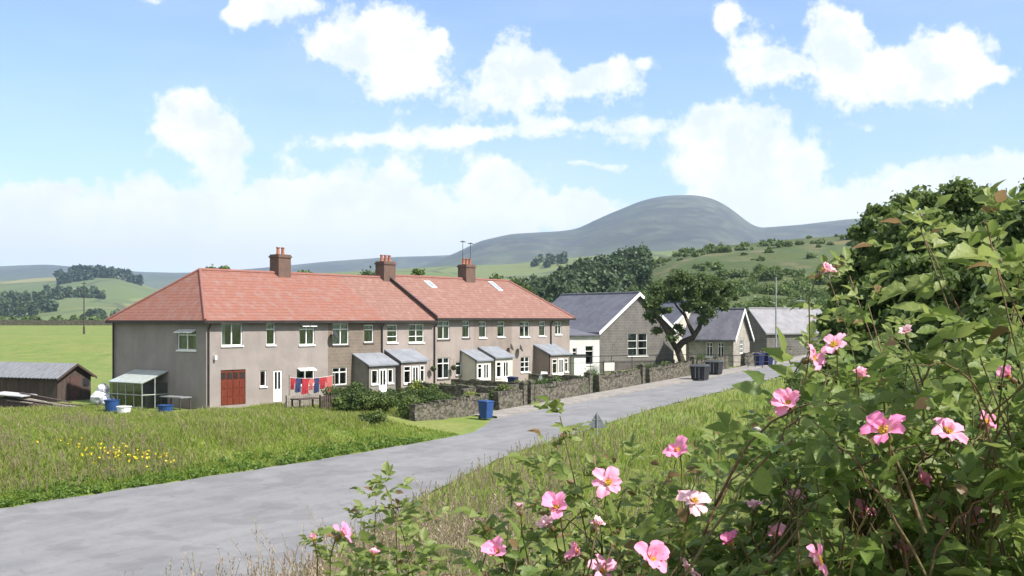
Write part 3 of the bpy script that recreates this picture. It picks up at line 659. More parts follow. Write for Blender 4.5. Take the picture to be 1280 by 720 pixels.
pa = 33.0; porch(h6, pa, pa+2.8, 1.6, 3.2, 2.4, W_TAN, [(pa+.3,.9,pa+1.0,2.1,1),(pa+1.2,.1,pa+2.0,2.15,'door'),(pa+2.1,1,pa+2.6,2.1,1)])
dish(h6, B5+.7, 3.0, .3); pipe(h6, Lx(688), EAVE+DZ); skylight(r6, 32.6, .82, .6, 1.4)

# hanging baskets beside h4's window
def hz(lx, ly): x, y = hw(lx, ly); return x, y, float(zg(x, y))
for i, (px_, lab) in enumerate([(541.5, 'dark hanging basket left of the lower window on the fourth house'), (567, 'dark hanging basket right of the lower window on the fourth house')]):
    lx = Lx(px_, -.35); x, y = hw(lx, -.35); t = thing('hanging_basket', lab, 'hanging basket', (x, y, 1.75), HROT, 'hanging baskets on the fourth house')
    MB().lathe([(.05,-.22),(.2,-.08),(.24,.0),(.2,.01)], 10).build('basket', DMETAL, t)
    MB().tube([(0,.33,.65),(0,0,.6),(0,0,0)], .012, 4).build('bracket', DMETAL, t)
    leaf_cloud('flowers', [(0,0,.08),(.12,0,0),(-.12,0,.02),(0,-.1,-.05)], [.2,.16,.16,.16], 60, .06, L_DARK, t)

# ------------------------------------------------------------------ school, cottages, barn
def gable_house(name, label, cat, apex_px, Y, rdir, halfw, length, eave, ridge, base, wallm, roofm, wins, over=.3, barge=True, side_wins=(), left_m=None, bargem=WHITE):
    """gable face at local y=0 looking -y; local +y runs along the ridge. rdir = ridge direction"""
    X = (apex_px-640)/F*Y; rot = math.atan2(rdir[1], rdir[0])-math.pi/2
    t = thing(name, label, cat, (X, Y, base), rot); E = eave-base; Rz = ridge-base; w = halfw
    m = MB(); wall_holes(m, (-w, 0, -.6), (1, 0), 2*w, E+.6, .3, [(a, z0+.6, b, z1+.6) for (a, z0, b, z1, *_) in [(q[0]+w, q[1], q[2]+w, q[3]) for q in wins if q[3] <= E]], (0, -1))
    top = [q for q in wins if q[3] > E]
    m.hull([(-w,0,E),(w,0,E),(0,0,Rz),(-w,.3,E),(w,.3,E),(0,.3,Rz)])
    wall_holes(m, (-w, .002, -.6), (0, 1), length-.002, E+.6, .3, [(a, z0+.6, b, z1+.6) for (a, z0, b, z1) in side_wins], (-1, 0))
    wall_holes(m, (w, .002, -.6), (0, 1), length-.002, E+.6, .3, [], (1, 0))
    m.hull([(-w,length,-.6),(w,length,-.6),(-w,length-.3,-.6),(w,length-.3,-.6),(-w,length,E),(w,length,E),(-w,length-.3,E),(w,length-.3,E),(0,length,Rz),(0,length-.3,Rz)])
    m.build('wall', wallm, t)
    r = MB(); o = over; sl_ = (Rz-E)/w
    for s in (-1, 1):
        e = (s*(w+o), E-o*sl_); th = .16
        r.hull([(e[0],-o,e[1]),(0,-o,Rz),(e[0],length+o,e[1]),(0,length+o,Rz),(e[0],-o,e[1]+th),(0,-o,Rz+th),(e[0],length+o,e[1]+th),(0,length+o,Rz+th)])
    rf = r.build('roof', roofm, t)
    MB().tube([(0,-o,Rz+th+.02),(0,length+o,Rz+th+.02)], .1, 6).build('ridge_tiles', roofm, rf)
    if barge:
        b_ = MB()
        for s in (-1, 1):
            e = (s*(w+o), E-o*sl_)
            b_.hull([(e[0],-o-.06,e[1]-.12),(0,-o-.06,Rz-.12),(e[0],-o-.003,e[1]-.12),(0,-o-.003,Rz-.12),(e[0],-o-.06,e[1]+.2),(0,-o-.06,Rz+.2),(e[0],-o-.003,e[1]+.2),(0,-o-.003,Rz+.2)])
        b_.build('bargeboard', bargem, rf)
    for q in wins:
        window(t, q[0], q[1], q[2], q[3], off=(0, 0 if q[3] <= E else -.12), **(q[4] if len(q) > 4 else {}))
    for (a, z0, b, z1) in side_wins: window(t, a, z0, b, z1, 'side', off=(-w, 0), lights=2, curtain=0)
    return t, rf
sc, _ = gable_house('school', 'dark stone school hall with steep slate roof and tall white window', 'school', 797, 105, (-.6, .8), 4.75, 11, 4.25, 7.7, .4, STONE, SLATE,
   [(-1.25, 1.55, -.03, 4.3-.65, dict(lights=1, bars=True, curtain=2)), (.05, 1.55, 1.27, 4.3-.65, dict(lights=1, bars=True, curtain=1))], side_wins=[(2.2, 1.2, 3.4, 2.9), (5.5, 1.2, 6.7, 2.9)])
sb = MB().box(-4.85, -.05, -.4, 4.85, -.003, 1.1); sb.build('plinth', pm('darker_stone', (.10,.09,.085), (.07,.065,.06), 2, .95), sc)
# white extension on the school's left
def xtn():
    t = thing('extension', 'white flat extension between the terrace and the slate roofed school', 'outbuilding', (*Wp(712, 400, 101)[:2], .35), R(18))
    m = MB(); wall_holes(m, (0, 0, -.5), (1, 0), 2.9, 4.0, .2, [(.25, 1.6, .7, 2.9), (1.5, 1.4, 2.3, 3.1)], (0, -1))
    wall_holes(m, (0, .002, -.5), (0, 1), 4, 4.0, .2, [], (-1, 0)); wall_holes(m, (2.9, .002, -.5), (0, 1), 4, 4.0, .2, [], (1, 0)); m.box(0, 3.8, -.5, 2.9, 4, 3.5)
    m.build('wall', WHITEWASH, t)
    MB().hull([(-.2,-.25,3.5),(3.1,-.25,3.5),(-.2,4.2,4.0),(3.1,4.2,4.0),(-.2,-.25,3.62),(3.1,-.25,3.62),(-.2,4.2,4.15),(3.1,4.2,4.15)]).build('roof', SLATE, t)
    window(t, .25, 1.1, .7, 2.4, lights=1, curtain=0); window(t, 1.5, .9, 2.3, 2.6, lights=1, curtain=0)
    MB().box(.1, -.9, -.2, 1.2, -.1, 1.75).build('porch', WHITE, t)
    MB().box(-.05, -1.05, 1.76, 1.4, .05, 1.86).build('porch_roof', BLACK, t)
xtn()
gable_house('cream_house', 'long cream rendered house with slate roof half hidden behind the tree', 'house', 868, 112, (-.45, .9), 3.6, 9, 4.0, 7.0, .6, CREAM, SLATE, [(-.8, 1.4, .6, 2.8, dict(lights=2))], barge=True)
gable_house('cottage', 'small stone cottage with steep gable and slate roof beside the road', 'cottage', 927, 103, (-.85, .53), 2.1, 4.6, 3.7, 6.15, .75, pm('pale_stone', (.34,.31,.27), (.25,.23,.2), 2, .95, .6, extra=blockx((.36,.34,.3), .4, .2)), SLATE,
   [(-.45, 1.5, .45, 2.7, dict(lights=2, bars=True, curtain=0))], side_wins=[(.9, 1.2, 1.5, 2.5), (2.0, 1.2, 2.6, 2.5)])
gable_house('barn', 'grey stone barn with broad pale roof behind the tall pole', 'barn', 938, 118, (.93, .36), 3.0, 8.5, 4.0, 6.35, .9, STONE, SLATE_L, [], barge=False, over=.25)

# ------------------------------------------------------------------ the leaning tree before the school
def forked_tree():
    x, y = Wp(853, 466, 95)[:2]; z = float(zg(x, y)); t = thing('tree', 'dark leaning forked tree standing before the cream house', 'tree', (x, y, z-.1))
    def L(px_, py_, dy=0): Y = 95+dy; p = Wp(px_, py_, Y); return (p[0]-x, p[1]-y, p[2]-z+.1)
    m = MB(); base = (0, 0, 0)
    m.tube([base, L(856,462), L(850,445), L(846,434)], [.42,.34,.3,.3], 9)
    m.tube([L(846,436), L(853,428), L(866,422), L(874,410), L(880,392), L(888,372)], [.3,.28,.24,.2,.15,.06], 8)
    m.tube([L(868,420), L(862,408), L(856,394), L(852,375,1)], [.2,.17,.13,.06], 7)
    m.tube([L(846,436), L(838,424,-.5), L(832,412,-1), L(822,398,-1), L(815,380,-1)], [.26,.2,.16,.12,.05], 7)
    m.tube([L(856,395), L(846,383,1), L(838,370,1.5)], [.11,.08,.04], 6); m.tube([L(879,395), L(892,385,1), L(905,378,1.5)], [.12,.08,.04], 6)
    m.build('trunk', BARK, t, smooth=True)
    C = []; Rd = []
    for (px_, py_, r_) in [(822,362,13),(838,352,13),(856,348,14),(876,350,13),(893,355,12),(908,362,10),(915,370,7),(815,380,12),(812,398,8),(820,410,8),(830,375,12),(846,368,12),(864,366,13),(882,368,13),(898,375,10),(870,380,12),(886,388,10),(848,412,8),(841,419,6),(858,384,8),(878,402,7),(834,390,7),(905,383,6),(850,360,14),(868,356,12),(820,390,8)]:
        for _ in range(3):
            dy = random.uniform(-3, 3); p = L(px_+random.uniform(-5, 5), py_+random.uniform(-4, 4), dy); C.append(p); Rd.append(r_*95/F*random.uniform(.5, .9))
    leaf_cloud('crown', C, Rd, 240, .15, L_DARK, t, flat=.8, inner=.1)
forked_tree()

# ------------------------------------------------------------------ distant woods and trees
def wood(name, label, hfun, pts, mat, size, per=90, cat='wood', squat=False):
    C = []; Rd = []
    for (px_, D, h_, n) in pts:
        for _ in range(n):
            pp = px_+random.uniform(-1, 1)*9; dd = D*(1+random.uniform(-.05, .05)); zz = hfun(pp, dd)
            hh = h_*random.uniform(.75, 1.15)
            for q in range(3):
                if squat:
                    C.append(((pp-640)/F*dd+random.uniform(-1, 1)*h_*.9, dd+random.uniform(-1, 1)*h_*.6, zz+hh*.25)); Rd.append(hh*random.uniform(.35, .6)); continue
                C.append(((pp-640)/F*dd+random.uniform(-1, 1)*h_*.15, dd+random.uniform(-1, 1)*h_*.1, zz+hh*(.25+.25*q))); Rd.append(hh*(.36-.07*q))
    o = leaf_cloud(name, C, Rd, per, size, mat, None, flat=1.0); return tag(o, label, cat, kind='stuff')
pts = []
for px_ in range(662, 806, 8):
    D = np.interp(px_, [660, 800], [400, 455])
    for dd in (-120, -100, -80, -60, -35, -12): pts.append((px_, D+dd, 8.2 if px_ > 720 else 7.5, 2))
wood('woodland', 'dark deciduous wood on the hillside behind the end of the terrace', h_br, pts, L_FAR, .8, 150)
pts = [(px_, D, 3.4, 1) for px_ in range(640, 1060, 7) for D in (205, 225, 250, 280, 310) if random.random() < (1.0 if D < 260 else .6)]
wood('hillside_scrub', 'green scrub and thorn bushes on the lower bracken hillside', h_br, pts, L_MID, .5, 120, squat=True)
pts = [(px_+random.uniform(-8, 8), random.uniform(200, 455), random.uniform(1.0, 2.6), 1) for px_ in range(690, 1080, 2)]
wood('hillside_bushes', 'scattered bushes across the upper bracken hillside', h_br, pts, L_MID, .45, 80, squat=True)
pts = [(px_, 2000+px_*.8+d, 17, 2) for px_ in range(82, 172, 6) for d in (-90, 0, 90)]
wood('conifer_plantation', 'long dark conifer plantation high on the left hill', h_left, pts, L_CONI, 5, 60)
pts = [(px_, 1250+d, 14, 2) for px_ in range(-60, 66, 7) for d in (-60, 40)]+[(px_, 1450+d, 11, 2) for px_ in range(60, 130, 7) for d in (0, 60)]
wood('valley_wood', 'dark wood below the left hill beyond the field', h_left, pts, L_FAR, 3.5, 60)
pts = [(px_, 950+d, 9, 2) for px_ in range(112, 190, 6) for d in (-40, 30)]
wood('valley_trees', 'dark trees in the valley just left of the terrace gable', h_left, pts, L_FAR, 2.8, 60)
pts = [(px_, 640, 8, 2) for px_ in range(-70, 145, 7)]
wood('far_hedgerow', 'line of hedgerow trees along the far edge of the field', lambda a, b: -1.0, pts, L_MID, 1.2, 70)
pts = [(px_, 1500, 14, 2) for px_ in range(678, 700, 6)]+[(px_, 1300, 12, 1) for px_ in range(795, 818, 6)]
wood('hilltop_copse', 'two small dark copses on the far pale fields', h_mid, pts, L_FAR, 3, 60)
for (px_, Y, py_, lab, w, mt) in [(271, 92, 314, 'round dark tree showing over the ridge left of the first chimney', 3.4, L_MID), (371, 110, 324, 'low pale tree top showing right of the first chimney', 4, L_SHRUB), (526, 125, 321, 'small pointed tree top between the second and third chimneys', 2.8, L_MID), (466, 130, 336, 'low bushy tree top left of the middle chimney', 5, L_FAR), (632, 130, 338, 'dark tree top behind the right end of the red roof', 6, L_DARK), (655, 125, 352, 'broad dark tree beyond the hipped right end of the terrace', 6, L_DARK)]:
    p = Wp(px_, py_, Y); z = float(zg(p[0], p[1])); tree('background_tree', lab, p[0], p[1], p[2]-z, w, mt, group='trees behind the terrace', n=22, per=130, size=.22)

L_ROAD = leafmat('roadside_tree_leaves', [(.07,.11,.026),(.11,.165,.038),(.17,.225,.055)], .5)
# right side roadside trees
for i, (px_, Y, py_, w, lab) in enumerate([(1118, 40, 214, 4.8, 'leafy green roadside tree nearest the pale roadside pole'), (1188, 37, 205, 6.2, 'tallest leafy green tree behind the rose bush'), (1275, 33, 212, 5.6, 'dark leafy tree at the right edge of the view'), (1066, 46, 318, 3.6, 'low bushy tree at the bend of the road'), (1140, 30, 300, 4.6, 'rounded thorn tree in front of the tall roadside trees'), (1250, 27, 290, 4.8, 'spreading thorn tree behind the tallest rose shoots'), (1370, 28, 240, 6, 'dark tree just beyond the right edge')]):
    p = Wp(px_, py_, Y); z = float(zg(p[0], p[1])); h = p[2]-z
    tree('roadside_tree', lab, p[0], p[1], h, w, L_ROAD if i not in (2, 6) else L_MID, group='trees along the right of the road', n=110, per=330, size=.12, tr=.17, trunk_h=.12, lobes=.55)
for i, (px_, Y, w, h, lab) in enumerate([(1040, 44, 3.2, 2.6, 'dark low bush at the road edge below the barn'), (1010, 60, 3, 2.4, 'dark bush beside the far bend of the road'), (1075, 34, 4, 3.2, 'dense bush behind the pink rose cluster'), (1170, 24, 4, 2.6, 'dense dark bush beneath the thorn trees'), (1270, 20, 4, 2.6, 'dense bush low at the right edge')]):
    p = Wp(px_, 0, Y); shrub('verge_bush', lab, p[0], p[1], h, w, L_MID if i % 2 else L_ROAD, 'bushes on the right verge', n=22, per=260, size=.11)

# ------------------------------------------------------------------ dry stone walls
def stone_wall(name, label, u0, u1, v, h=.95, th=.45, group='garden walls along the road', jag=.1, vfun=None):
    xa, ya = xy((u0+u1)/2, v); m = MB(); n = max(3, int(abs(u1-u0)/.45)); prof = []
    t0 = thing(name, label, 'wall', (xa, ya, float(zg(xa, ya))), 0, group); base = t0.location
    rows = []
    for i in range(n+1):
        u = u0+(u1-u0)*i/n; zt = float(zroad(u))+h+random.uniform(-jag, jag); zb = float(zroad(u))-.4
        r_ = []
        for (dv, z) in ((th/2+.04, zb), (th/2+random.uniform(-.03, .03), (zb+zt)/2+.2), (th/2-.04, zt-.06), (.0, zt+random.uniform(-.03,.06)), (-th/2+.04, zt-.06), (-th/2-.04, zb)):
            x, y = xy(u, v+dv); r_.append((x-base.x, y-base.y, z-base.z))
        rows.append(r_)
    for a, b in zip(rows[:-1], rows[1:]):
        for j in range(5): m.poly([a[j], a[j+1], b[j+1], b[j]])
    m.poly(rows[0]); m.poly(list(reversed(rows[-1]))); m.build('stonework', DRY, t0)
    c = MB(); u = u0
    while u < u1-.2:
        w = random.uniform(.18, .34); x, y = xy(u+w/2, v); zt = float(zroad(u))+h
        hh = random.uniform(.12, .26); q = [(-w/2*.9, -th*.45), (w/2*.9, -th*.45), (w/2*.9, th*.45), (-w/2*.9, th*.45)]
        P8 = []
        for (a_, b_) in q:
            X, Y_ = xy(u+w/2+a_, v+b_); P8 += [(X-base.x, Y_-base.y, zt-.05-base.z), (X-base.x+random.uniform(-.03,.03), Y_-base.y, zt+hh-base.z)]
        c.hull(P8); u += w+.01
    c.build('coping', DRY, t0); return t0
def post(name, label, u, v, h=1.5, w=.4):
    x, y = xy(u, v); z = float(zroad(u))-.3; t = thing(name, label, 'gatepost', (x, y, z), R(54), 'stone gateposts by the road')
    MB().box(-w/2, -w/2, 0, w/2, w/2, h+.2).build('shaft', DRY, t, bevel=.03); MB().hull([(-w*.6,-w*.6,h+.2),(w*.6,-w*.6,h+.2),(w*.6,w*.6,h+.2),(-w*.6,w*.6,h+.2),(-w*.6,-w*.6,h+.3),(w*.6,-w*.6,h+.3),(w*.6,w*.6,h+.3),(-w*.6,w*.6,h+.3),(0,0,h+.45)]).build('cap', DRY, t)
VW = -1.3
stone_wall('garden_wall', 'mossy stone wall left of the blue wheelie bin', -4.5, 2.4, VW)
stone_wall('garden_wall', 'short stone wall just right of the blue wheelie bin', 3.4, 6.0, VW)
stone_wall('garden_wall', 'stone wall between the two gateways before the porches', 7.4, 14.0, VW, 1.0)
stone_wall('garden_wall', 'stone wall below the white notice board', 15.4, 21.5, VW, 1.0)
stone_wall('garden_wall', 'low stone wall in front of the school, near part', 22.8, 30.0, VW, 1.0)
stone_wall('garden_wall', 'low stone wall running up to the black bins', 31.0, 37.0, VW, .95)
stone_wall('boundary_wall', 'dark stone wall across the field before the cottage gable', 40.5, 52.0, VW, .9, group=None)
for u, l in ((6.3, 'gatepost nearest the blue wheelie bin'), (7.1, 'gatepost at the left end of the longest wall'), (14.3, 'dark gatepost below the hipped end house'), (21.9, 'gatepost beside the white notice board'), (30.5, 'upright stone post before the school')): post('gatepost', l, u, VW+.05)

# railing by the school
rt = thing('railing', 'thin dark metal railing running past the school towards the cottage', 'railing', (*xy(24, -5)[:2], 0), 0)
m = MB(); rail = [(13, 0)]
ra = [Wp(712, 446, 96), Wp(790, 444.5, 97), Wp(880, 443, 98), Wp(935, 445, 96), Wp(962, 444, 97)]
bx_, by_ = rt.location.x, rt.location.y
loc = lambda p: (p[0]-bx_, p[1]-by_, p[2])
m.tube([loc(p) for p in ra], .03, 5); m.tube([loc((p[0], p[1], p[2]-.55)) for p in ra], .022, 5); m.build('rail', DMETAL, rt)
for i in range(13):
    f = i/12*4; j = min(int(f), 3); q = f-j; p = [ra[j][c_]*(1-q)+ra[j+1][c_]*q for c_ in range(3)]
    MB().tube([loc((p[0], p[1], float(zg(p[0], p[1]))-.1)), loc(p)], .03, 5).build('post', DMETAL, rt)

# ------------------------------------------------------------------ bins
def wheelie(name, label, x, y, rz, mat, s=1.0, group=None, z=None):
    z = float(zg(x, y)) if z is None else z; t = thing(name, label, 'bin', (x, y, z), rz, group)
    a, b = .24*s, .29*s; h = .93*s
    MB().hull([(-a,-a,.06),(a,-a,.06),(a,a,.06),(-a,a,.06),(-b,-b*1.1,h),(b,-b*1.1,h),(b,b*1.1,h),(-b,b*1.1,h)]).build('body', mat, t, bevel=.02)
    MB().hull([(-b-.03,-b*1.1-.03,h),(b+.03,-b*1.1-.03,h),(b+.03,b*1.1+.05,h),(-b-.03,b*1.1+.05,h),(-b,-b*1.1,h+.06),(b,-b*1.1,h+.06),(b,b*1.1,h+.10),(-b,b*1.1,h+.10)]).build('lid', mat, t, bevel=.015)
    for sx_ in (-1, 1): MB().tube([(sx_*.2*s-.03, a+.02, .1), (sx_*.2*s+.03, a+.02, .1)], .1, 12).build('wheel', BLACK, t)
    MB().tube([(-b*.8, b*1.1+.09, h-.02), (b*.8, b*1.1+.09, h-.02)], .018, 6).build('handle', BLACK, t); return t
bx, by = xy(2.9, -1.1+1.0); bx, by = Wp(607.5, 0, 64.2)[:2]
wheelie('wheelie_bin', 'bright blue wheelie bin standing in front of the stone wall', bx, by, R(50), BLUEP, 1.08, 'wheelie bins', z=float(zroad(uv(bx, by)[0]))+.02)
for i, (px_, Y, lab) in enumerate([(949, 98, 'left of the two dark blue bins by the barn'), (960, 98.5, 'right of the two dark blue bins by the barn')]):
    x, y = Wp(px_, 0, Y)[:2]; wheelie('wheelie_bin', lab, x, y, R(30), DBLUEP, 1.15, 'wheelie bins')
x, y, _z = hz(Lx(641, -3.2), -3.2); wheelie('wheelie_bin', 'blue bin lying low beside the dark shape before the fifth house porch', x, y, R(60), DBLUEP, 1.0, 'wheelie bins')
def skip_bin(label, px_, Y, s=1.0, rz=R(-35)):
    x, y = Wp(px_, 0, Y)[:2]; z = float(zg(x, y)); t = thing('commercial_bin', label, 'large bin', (x, y, z), rz, 'black commercial bins')
    w, d, h = .62*s, .5*s, 1.15*s
    MB().hull([(-w*.85,-d*.85,.15),(w*.85,-d*.85,.15),(w*.85,d*.85,.15),(-w*.85,d*.85,.15),(-w,-d,h),(w,-d,h),(w,d,h),(-w,d,h)]).build('body', BLACK, t, bevel=.03)
    MB().hull([(-w-.05,-d-.05,h),(w+.05,-d-.05,h),(w+.05,d+.05,h),(-w-.05,d+.05,h),(-w,-d*.5,h+.16),(w,-d*.5,h+.16),(w,d*.6,h+.16),(-w,d*.6,h+.16)]).build('lid', pm('bin_lid', (.05,.055,.055), (.07,.075,.075), 4, .5), t, bevel=.02)
    for sx_ in (-1, 1):
        for sy in (-1, 1): MB().tube([(sx_*w*.7-.03, sy*d*.6, .09), (sx_*w*.7+.03, sy*d*.6, .09)], .09, 10).build('wheel', BLACK, t)
    for j in range(4): q = -w*.75+j*w*.5; MB().box(q-.02, -d*.99-.02, .25, q+.02, -d*.90, h-.05).build('rib', METAL if j in (1, 2) else BLACK, t)
skip_bin('black commercial bin with pale ribs at the foot of the leaning tree', 875, 86, 1.0)
skip_bin('second black commercial bin, behind the nearer one', 893, 90, .95)

# ------------------------------------------------------------------ poles and signs
def lamp_post(label, px_, ytop, Y, r=.06, name='lamp_post', cat='lamp post', arm=True, mat=METAL):
    x, y, zt = Wp(px_, ytop, Y); z = float(zg(x, y)); t = thing(name, label, cat, (x, y, z)); H = zt-z
    MB().tube([(0,0,0),(0,0,1.3),(0,0,1.35),(0,0,H)], [r*1.6,r*1.6,r,r*.7], 10).build('post', mat, t)
    if arm:
        MB().tube([(0,0,H-.05),(-.15,0,H+.12),(-.5,-.1,H+.18)], .03, 6).build('arm', mat, t)
        MB().hull([(-.45,-.2,H+.13),(-.45,.02,H+.13),(-.95,-.25,H+.16),(-.95,-.06,H+.16),(-.5,-.16,H+.25),(-.9,-.16,H+.25)]).build('lamp_head', METAL, t)
    elif arm is None:
        MB().lathe([(r*.9,0),(r*.8,.06),(.02,.1)], 10, (0,0,H)).build('cap', mat, t); MB().box(-.11,-r*1.6-.06,.9,.11,-r*1.6,1.25).build('plate', mat, t)
    else:
        MB().box(-.5,-.04,H-.4,.5,.04,H-.3).build('crossarm', mat, t)
    return t
lamp_post('tall plain pale grey pole beside the barn', 970, 348, 93, .075, 'roadside_pole', 'pole', None)
lamp_post('thin pole behind the right end of the barn roof', 1001, 372, 125, .06, 'telegraph_pole', 'pole', False)
lamp_post('lone wooden pole far across the left field', 105, 352, 210, .12, 'telegraph_pole', 'pole', False, BARK)
lamp_post('short thin pole at the left end of the field', 42, 388, 300, .1, 'telegraph_pole', 'pole', False, BARK)

def tri_sign():
    x, y, z = ray_ground(746, 549); zt = Wp(746, 515, y)[2]; t = thing('road_sign', 'grey back of a triangular road sign on a thin post beyond the near verge', 'road sign', (x, y, z), R(8))
    H = zt-z; w = 12.5/F*y; h_ = 20/F*y; MB().hull([(-w,-.012,H-h_),(w,-.012,H-h_),(0,-.012,H),(-w,0,H-h_),(w,0,H-h_),(0,0,H)]).build('plate', pm('sign_back', (.16,.18,.20), (.12,.135,.15), 6, .6), t, bevel=.004)
    MB().tube([(0,-.045,-.2),(0,-.045,H-.1)], .032, 8).build('post', METAL, t)
    MB().box(-.2,-.03,H-.38,.2,-.013,H-.33).build('bracket', METAL, t)
tri_sign()
def notice():
    x, y = xy(18.7, -2.2); z = float(zroad(18.7)); t = thing('notice_board', 'white notice board on dark post behind the garden wall', 'notice board', (x, y, z-.2), R(30))
    MB().box(-.46,-.02,1.45,.46,.02,2.05).build('board', CREAM, t); MB().box(-.52,-.04,1.3,-.46,.04,2.15).build('frame', DMETAL, t)
    for s in (-.42, .42): MB().tube([(s,.04,-.2),(s,.04,2.2)], .035, 6).build('post', DMETAL, t)
notice()

# ------------------------------------------------------------------ yard left of the terrace
def shed():
    # gable end faces the camera-right, ridge runs away to the left
    p = Wp(93, 455, 74); t = thing('shed', 'old dark timber shed with grey corrugated roof', 'shed', (p[0], p[1], float(zg(p[0], p[1]))), R(-24))
    z = t.location.z; H = p[2]-z; e = H-.8; w = 1.45; ln = 6.5
    m = MB(); m.hull([(0,-w,-.3),(0,w,-.3),(0,-w,e),(0,w,e),(0,0,H-.05),(-ln,-w,-.3),(-ln,w,-.3),(-ln,-w,e),(-ln,w,e),(-ln,0,H-.05)]); b_ = m.build('wall', WOODD, t)
    r = MB(); n = 44
    for s in (-1, 1):
        for i in range(n):
            xa = .25-(ln+.5)*i/n; xb = .25-(ln+.5)*(i+1)/n; za, zb = (.035 if i % 2 else 0), (0 if i % 2 else .035)
            r.poly([(xa,0,H+.04+za),(xb,0,H+.04+zb),(xb,s*(w+.25),e-.1+zb),(xa,s*(w+.25),e-.1+za)])
            r.poly([(xa,0,H+.0+za),(xb,0,H+.0+zb),(xb,s*(w+.25),e-.14+zb),(xa,s*(w+.25),e-.14+za)])
    r.build('roof', pm('weathered_corrugated_sheet', (.20,.21,.225), (.14,.14,.15), 2, .7, stretch=(6,1,1)), t)
    bb = MB()
    for s in (-1, 1): bb.hull([(.26,0,H-.1),(.30,0,H-.1),(.26,0,H+.05),(.30,0,H+.05),(.26,s*(w+.25),e-.24),(.30,s*(w+.25),e-.24),(.26,s*(w+.25),e-.08),(.30,s*(w+.25),e-.08)])
    bb.build('bargeboard', WOODD, t)
    MB().box(.003,-.4,.0,.05,.4,1.6).build('door', pm('reddish_shed_door', (.10,.055,.045), (.07,.04,.035), 3, .9), t)
    MB().box(.004,.75,.9,.04,1.25,1.4).build('hatch', BLACK, t)
shed()
def planks():
    x, y = Wp(45, 0, 66)[:2]; z = float(zg(x, y)); t = thing('timber_pile', 'low pile of weathered planks and sheets before the shed', 'timber pile', (x, y, z), R(-12))
    for i in range(16):
        l = random.uniform(1.8, 5.0); a = random.uniform(-.12, .12); yy_ = random.uniform(-.5, .5); zz = .05+.055*i*random.uniform(.7, 1.1); xx = random.uniform(-2.2, -.4)
        m = MB().box(0, -.11, 0, l, .11, .045); M = Matrix.Translation((xx, yy_, zz+.1)) @ Matrix.Rotation(a, 4, 'Z') @ Matrix.Rotation(.09+random.uniform(-.03, .05), 4, 'Y'); m.v = [tuple(M @ Vector(v)) for v in m.v]
        m.build('plank', WOODP if i % 3 else WOODD, t)
    MB().hull([(-2.4,-.6,0),(2,-.6,0),(2,.6,0),(-2.4,.6,0),(-2.2,-.5,.75),(1.0,-.5,.35),(1.0,.5,.35),(-2.2,.5,.75)]).build('stack_core', WOODD, t)
    MB().hull([(-2.6,-.8,.95),(-.4,-.8,.8),(-.4,.7,.82),(-2.6,.7,.97),(-2.6,-.8,1.0),(-.4,-.8,.85),(-.4,.7,.87),(-2.6,.7,1.02)]).build('sheet', pm('pale_sheet', (.45,.45,.46), (.3,.3,.3), 2, .7), t)
planks()
def blob(m, c, r, n=10, sq=.8, seed=0):
    rn = random.Random(seed); b = len(m.v); rows = 7
    for i in range(rows+1):
        ph = math.pi*i/rows
        for j in range(n):
            th = 2*math.pi*j/n; q = r*(1+rn.uniform(-.14, .14)); m.v.append((c[0]+q*math.sin(ph)*math.cos(th), c[1]+q*math.sin(ph)*math.sin(th), c[2]+q*sq*math.cos(ph)))
    for i in range(rows):
        for j in range(n): m.f.append((b+i*n+j, b+(i+1)*n+j, b+(i+1)*n+(j+1)%n, b+i*n+(j+1)%n))
SACK = pm('white_woven_sack', (.62,.63,.68), (.45,.46,.5), 4, .8)
for i, (px_, Y, r_, z_, lab) in enumerate([(124, 70, .5, .4, 'large crumpled white builders sack beside the shed'), (134, 69, .42, .34, 'bulging white sack nearest the blue tub'), (129, 71, .38, .9, 'white sack lying on top of the other sacks')]):
    x, y = Wp(px_, 0, Y)[:2]; t = thing('sack', lab, 'sack', (x, y, float(zg(x, y))), 0, 'white sacks between shed and gable'); m = MB(); blob(m, (0,0,z_), r_, 10, .9, i+4); m.build('bag', SACK, t); MB().tube([(0,0,z_+r_*.8),(.05,.02,z_+r_*1.08)], [.05,.14], 7).build('neck', SACK, t)
def tub(label, px_, Y, r_=.35, h=.7, mat=BLUEP, name='blue_tub', cat='tub'):
    x, y = Wp(px_, 0, Y)[:2]; t = thing(name, label, cat, (x, y, float(zg(x, y))), 0, 'tubs and barrels in the yard')
    MB().lathe([(r_*.8,0),(r_,h),(r_*1.06,h),(r_*1.06,h-.04),(r_*.97,h-.01),(r_*.75,.05)], 16).build('body', mat, t); MB().tube([(-r_, 0, h*.8), (-r_-.06, 0, h*.9), (-r_-.02, 0, h*.99)], .015, 5).build('handle', mat, t)
tub('bright blue tub by the left corner of the grey gable', 140, 64, .42, .75)
tub('low pale tub beside the bright blue one', 155, 63, .4, .45, WHITEC, 'pale_tub')
tub('blue barrel right of the lean-to greenhouse', 207, 62, .42, .6)
